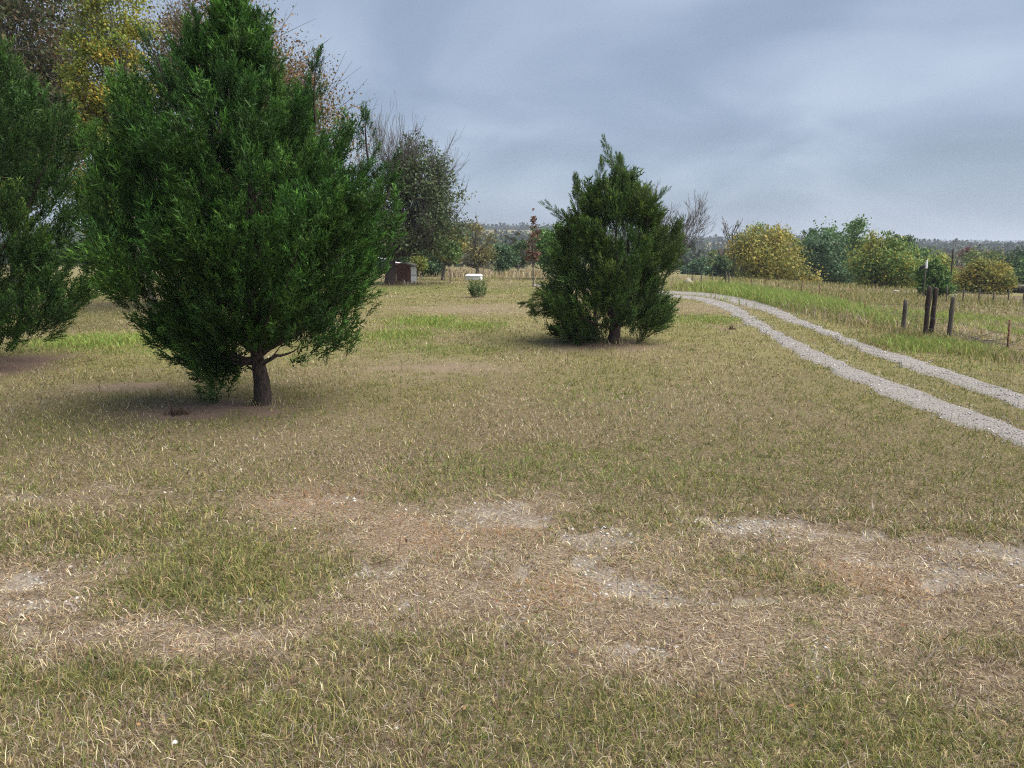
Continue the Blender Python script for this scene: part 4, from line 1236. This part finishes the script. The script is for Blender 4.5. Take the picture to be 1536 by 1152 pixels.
V = [(x_, y_, z_) for y_ in (-dp / 2 + .01, dp / 2 - .01) for x_, z_ in zip(rx * .9, rz - .004)] + [(x_, y_, h - .01) for y_ in (-dp / 2 + .01, dp / 2 - .01) for x_ in rx * .9]
F = []
for k in range(n - 1):
    F += [(2 * n + k, 2 * n + k + 1, k + 1), (2 * n + k, k + 1, k), (3 * n + k + 1, 3 * n + k, n + k), (3 * n + k + 1, n + k, n + k + 1)]
g.add(V, F); g.build('gable', M['brown'], t)
tag(t, 'small brown boarded pump house with pale side panels under the half-bare tree', 'shed')

# white box on the grass
b = G(711, 421); t = empty('white_box', b, R(-12))
g = Geo(); g.box((-.50, -.28, 0), (.50, .28, .30), .02); g.build('body', M['white'], t, bevel=.02)
g = Geo(); V = [(-.54, -.32, .30), (.54, -.32, .30), (.54, .32, .30), (-.54, .32, .30), (-.44, -.12, .42), (.44, -.12, .42), (.44, .14, .42), (-.44, .14, .42)]
Q = [(0, 3, 2, 1), (4, 5, 6, 7), (0, 1, 5, 4), (1, 2, 6, 5), (2, 3, 7, 6), (3, 0, 4, 7)]
g.add(V, [t3 for a, bb, c_, d_ in Q for t3 in ((a, bb, c_), (a, c_, d_))]); g.build('lid', M['white'], t, bevel=.015)
g = Geo(); g.box((-.53, -.16, .05), (-.48, .16, .24)); g.build('opening', M['black'], t)
tag(t, 'low white box with a sloped lid sitting on the far grass', 'box')

# pale tub by the fence corner
b = G(1032, 429); t = empty('feed_tub', b)
g = Geo(); th = np.linspace(0, 1, 9)
g.tube([(0, 0, -.01), (0, 0, .08), (0, 0, .09), (0, 0, .26), (0, 0, .32)], [.24, .25, .27, .25, .16], 16); g.build('body', M['roof'], t, None, True)
g = Geo(); g.tube([(0, 0, .0), (0, 0, .05), (0, 0, .09)], [.27, .29, .28], 16, False); g.build('band', M['black'], t)
tag(t, 'pale round feed tub with a dark base by the fence corner', 'tub')

# ------------------------------------------------------------------ parked car behind the half-bare tree
YC = 58.0
c0 = P(604, 400, YC); zc = float(tz(c0[0], YC))
t = empty('parked_car', (c0[0] - 2.25, YC, zc), 0)
outl = [(-2.2, .42), (-2.25, .62), (-2.15, .80), (-1.1, .95), (-.35, 1.38), (.55, 1.42), (1.35, 1.16), (1.55, 1.08), (2.12, 1.03), (2.24, .85), (2.2, .42)]
lower = [(-2.2, .42), (-2.25, .62), (-2.15, .80), (-1.1, .93), (1.5, 1.02), (2.12, 1.03), (2.24, .85), (2.2, .42), (2.0, .25), (-2.0, .25)]


def extrude(pts, hw, inset=None):
    n = len(pts)
    V = [(x_, -hw + (inset(z_) if inset else 0), z_) for x_, z_ in pts] + [(x_, hw - (inset(z_) if inset else 0), z_) for x_, z_ in pts]
    F = []
    for k in range(n):
        j = (k + 1) % n
        F += [(k, j, n + j), (k, n + j, n + k)]
    for k in range(1, n - 1):
        F += [(0, k + 1, k), (n, n + k, n + k + 1)]
    return V, F


g = Geo(); g.add(*extrude(lower, .86)); body = g.build('body', M['paint'], t, bevel=.04)
cab = [(-1.15, .9), (-.35, 1.36), (.55, 1.40), (1.35, 1.14), (1.6, .95)]
g = Geo(); g.add(*extrude(cab, .80, lambda z_: .22 * max(0, z_ - .92))); g.build('window', M['glass'], t, bevel=.02)
g = Geo(); g.add(*extrude([(-.40, 1.375), (.55, 1.415), (1.0, 1.29), (1.0, 1.32), (.55, 1.455), (-.40, 1.41)], .69)); g.build('roof', M['highlight_chrome'], t)  # bright metal paints the white highlight along the dark car's roofline
g = Geo(); g.add(*extrude([(1.30, 1.12), (1.55, 1.04), (2.13, 1.035), (2.13, 1.06), (1.56, 1.075), (1.33, 1.15)], .80)); g.build('boot_lid', M['highlight_chrome'], t)  # same painted highlight metal as on the roof
for s in (-1, 1):
    g = Geo(); g.box((1.95, s * .80 - .07, .78), (2.27, s * .80 + .07, 1.0)); g.build('tail_light', M['red'], t, bevel=.02)
    for wx in (-1.4, 1.35):
        g = Geo(); th = np.linspace(0, 2 * np.pi, 19)
        g.tube([(wx, s * .72 - .1, .31), (wx, s * .72 - .09, .31), (wx, s * .72 + .09, .31), (wx, s * .72 + .1, .31)], [.25, .315, .315, .25], 16)
        wh = g.build('wheel', M['black'], t)
        g = Geo(); g.tube([(wx, s * .83 - .02, .31), (wx, s * .83 + .015, .31)], [.19, .17], 12); g.build('rim', M['highlight_chrome'], wh)
tag(t, 'dark saloon car with red tail lights parked behind the half-bare tree', 'car')

# flat trailer at the far wood
b = P(1527, 440, 86); b[2] = float(tz(b[0], 86)); t = empty('flatbed_trailer', b, R(8))
g = Geo(); g.box((-2.2, -1, .55), (2.2, 1, .72)); g.build('deck', M['darkwood'], t, bevel=.02)
g = Geo(); g.box((-2.2, -1.03, .74), (2.2, -.97, .98)); g.build('side_rail', M['roof'], t)
for s in (-1, 1):
    for wx in (-.45, .45):
        g = Geo(); g.tube([(wx, s * .9 - .1, .30), (wx, s * .9 - .09, .30), (wx, s * .9 + .09, .30), (wx, s * .9 + .1, .30)], [.24, .30, .30, .24], 14); g.build('wheel', M['black'], t)
g = Geo(); g.tube([(-2.1, 0, .6), (-3.2, 0, .5)], [.05, .05], 6); g.build('tongue', M['rust'], t)
g = Geo(); g.box((-3.25, -.05, -.05), (-3.15, .05, .5)); g.build('jack', M['rust'], t)
tag(t, 'low dark flatbed trailer parked under the far dark trees', 'trailer')

# pale limestone blocks at the far edge of the pasture
r = np.random.default_rng(14)
for i, (px_, py_, w, lb) in enumerate(((1344, 438, .34, 'white limestone block under the yellow-topped green tree'), (1358, 439, .40, 'larger white limestone block beside the smaller block'), (1412, 444, .75, 'long pale limestone slab behind the wooden post'), (1429, 444, .45, 'short pale limestone slab beside the long slab'))):
    b = G(px_, py_); th = r.uniform(0, 6.28, 14); ph = r.uniform(-.4, 1.2, 14)
    o = np.array([(a, b_, c_) for a in (-1, 0, 1) for b_ in (-1, 1) for c_ in (-.3, 1)], float)
    o[np.abs(o[:, 0]) < .5, 2] *= 1.25
    V = o * np.array([w * .5, .16, .11]) * r.uniform(.8, 1.15, o.shape)
    # index: a*4+b*2+c
    ix = lambda a, b_, c_: a * 4 + b_ * 2 + c_
    Q = [(ix(a, 0, 1), ix(a + 1, 0, 1), ix(a + 1, 1, 1), ix(a, 1, 1)) for a in (0, 1)] + [(ix(a, 0, 0), ix(a + 1, 0, 0), ix(a + 1, 0, 1), ix(a, 0, 1)) for a in (0, 1)] + [(ix(a + 1, 1, 0), ix(a, 1, 0), ix(a, 1, 1), ix(a + 1, 1, 1)) for a in (0, 1)] + [(ix(0, 1, 0), ix(0, 0, 0), ix(0, 0, 1), ix(0, 1, 1)), (ix(2, 0, 0), ix(2, 1, 0), ix(2, 1, 1), ix(2, 0, 1))]
    ob = mesh_np('limestone_block', V, np.array(Q), M['stone']); ob.location = b
    m = ob.modifiers.new('bevel', 'BEVEL'); m.width = .04; m.segments = 2
    tag(ob, lb, 'rock', 'limestone blocks at the pasture edge')

# dead brush piled along the fence
for i, (px_, py_, rx, n, lb) in enumerate(((1462, 520, 50, 90, 'tangle of dead grey branches lying between wooden and steel posts'), (1368, 488, 18, 45, 'heap of dead brush behind the single wooden post'), (1310, 478, 40, 40, 'scattered dead sticks in the grass behind a steel post'))):
    b = G(px_, py_)
    t = empty('brush_pile', b)
    w = rx * b[1] / FPX
    for _ in range(n):
        p0 = b + np.array([r.normal() * w * .6, r.normal() * .35, 0]); p0[2] = float(tz(p0[0], p0[1])) + r.uniform(.0, .14)
        a = r.uniform(0, 6.28); ln = r.uniform(.25, .8); d_ = np.array([math.cos(a), math.sin(a) * .6, r.uniform(-.05, .42)])
        u3 = np.linspace(0, 1, 5)[:, None]
        g = Geo()
        g.tube(p0 + d_ * ln * u3 + r.normal(size=(5, 3)) * .03 * u3, .010 * (1 - .7 * u3[:, 0]) * r.uniform(.6, 1.6), 4)
        g.build('stick', M['greybark'], t, b)
    tag(t, lb, 'brush pile', 'dead brush along the fence')

# ------------------------------------------------------------------ the air
g = Geo()
g.box((-3900, -80, -14), (3900, 4900, 45))
hz = g.build('haze', M['white'])
m, t_ = new_mat('haze_air')
pv = nd(t_, 'ShaderNodeVolumePrincipled', Density=0.00035)
pv.inputs['Color'].default_value = (0.80, 0.88, 1.0, 1)
om = t_.nodes.new('ShaderNodeOutputMaterial')
t_.links.new(pv.outputs[0], om.inputs['Volume'])
hz.data.materials.clear(); hz.data.materials.append(m)
tag(hz, 'thin blue haze hanging over the distant hills', 'haze', kind='stuff')
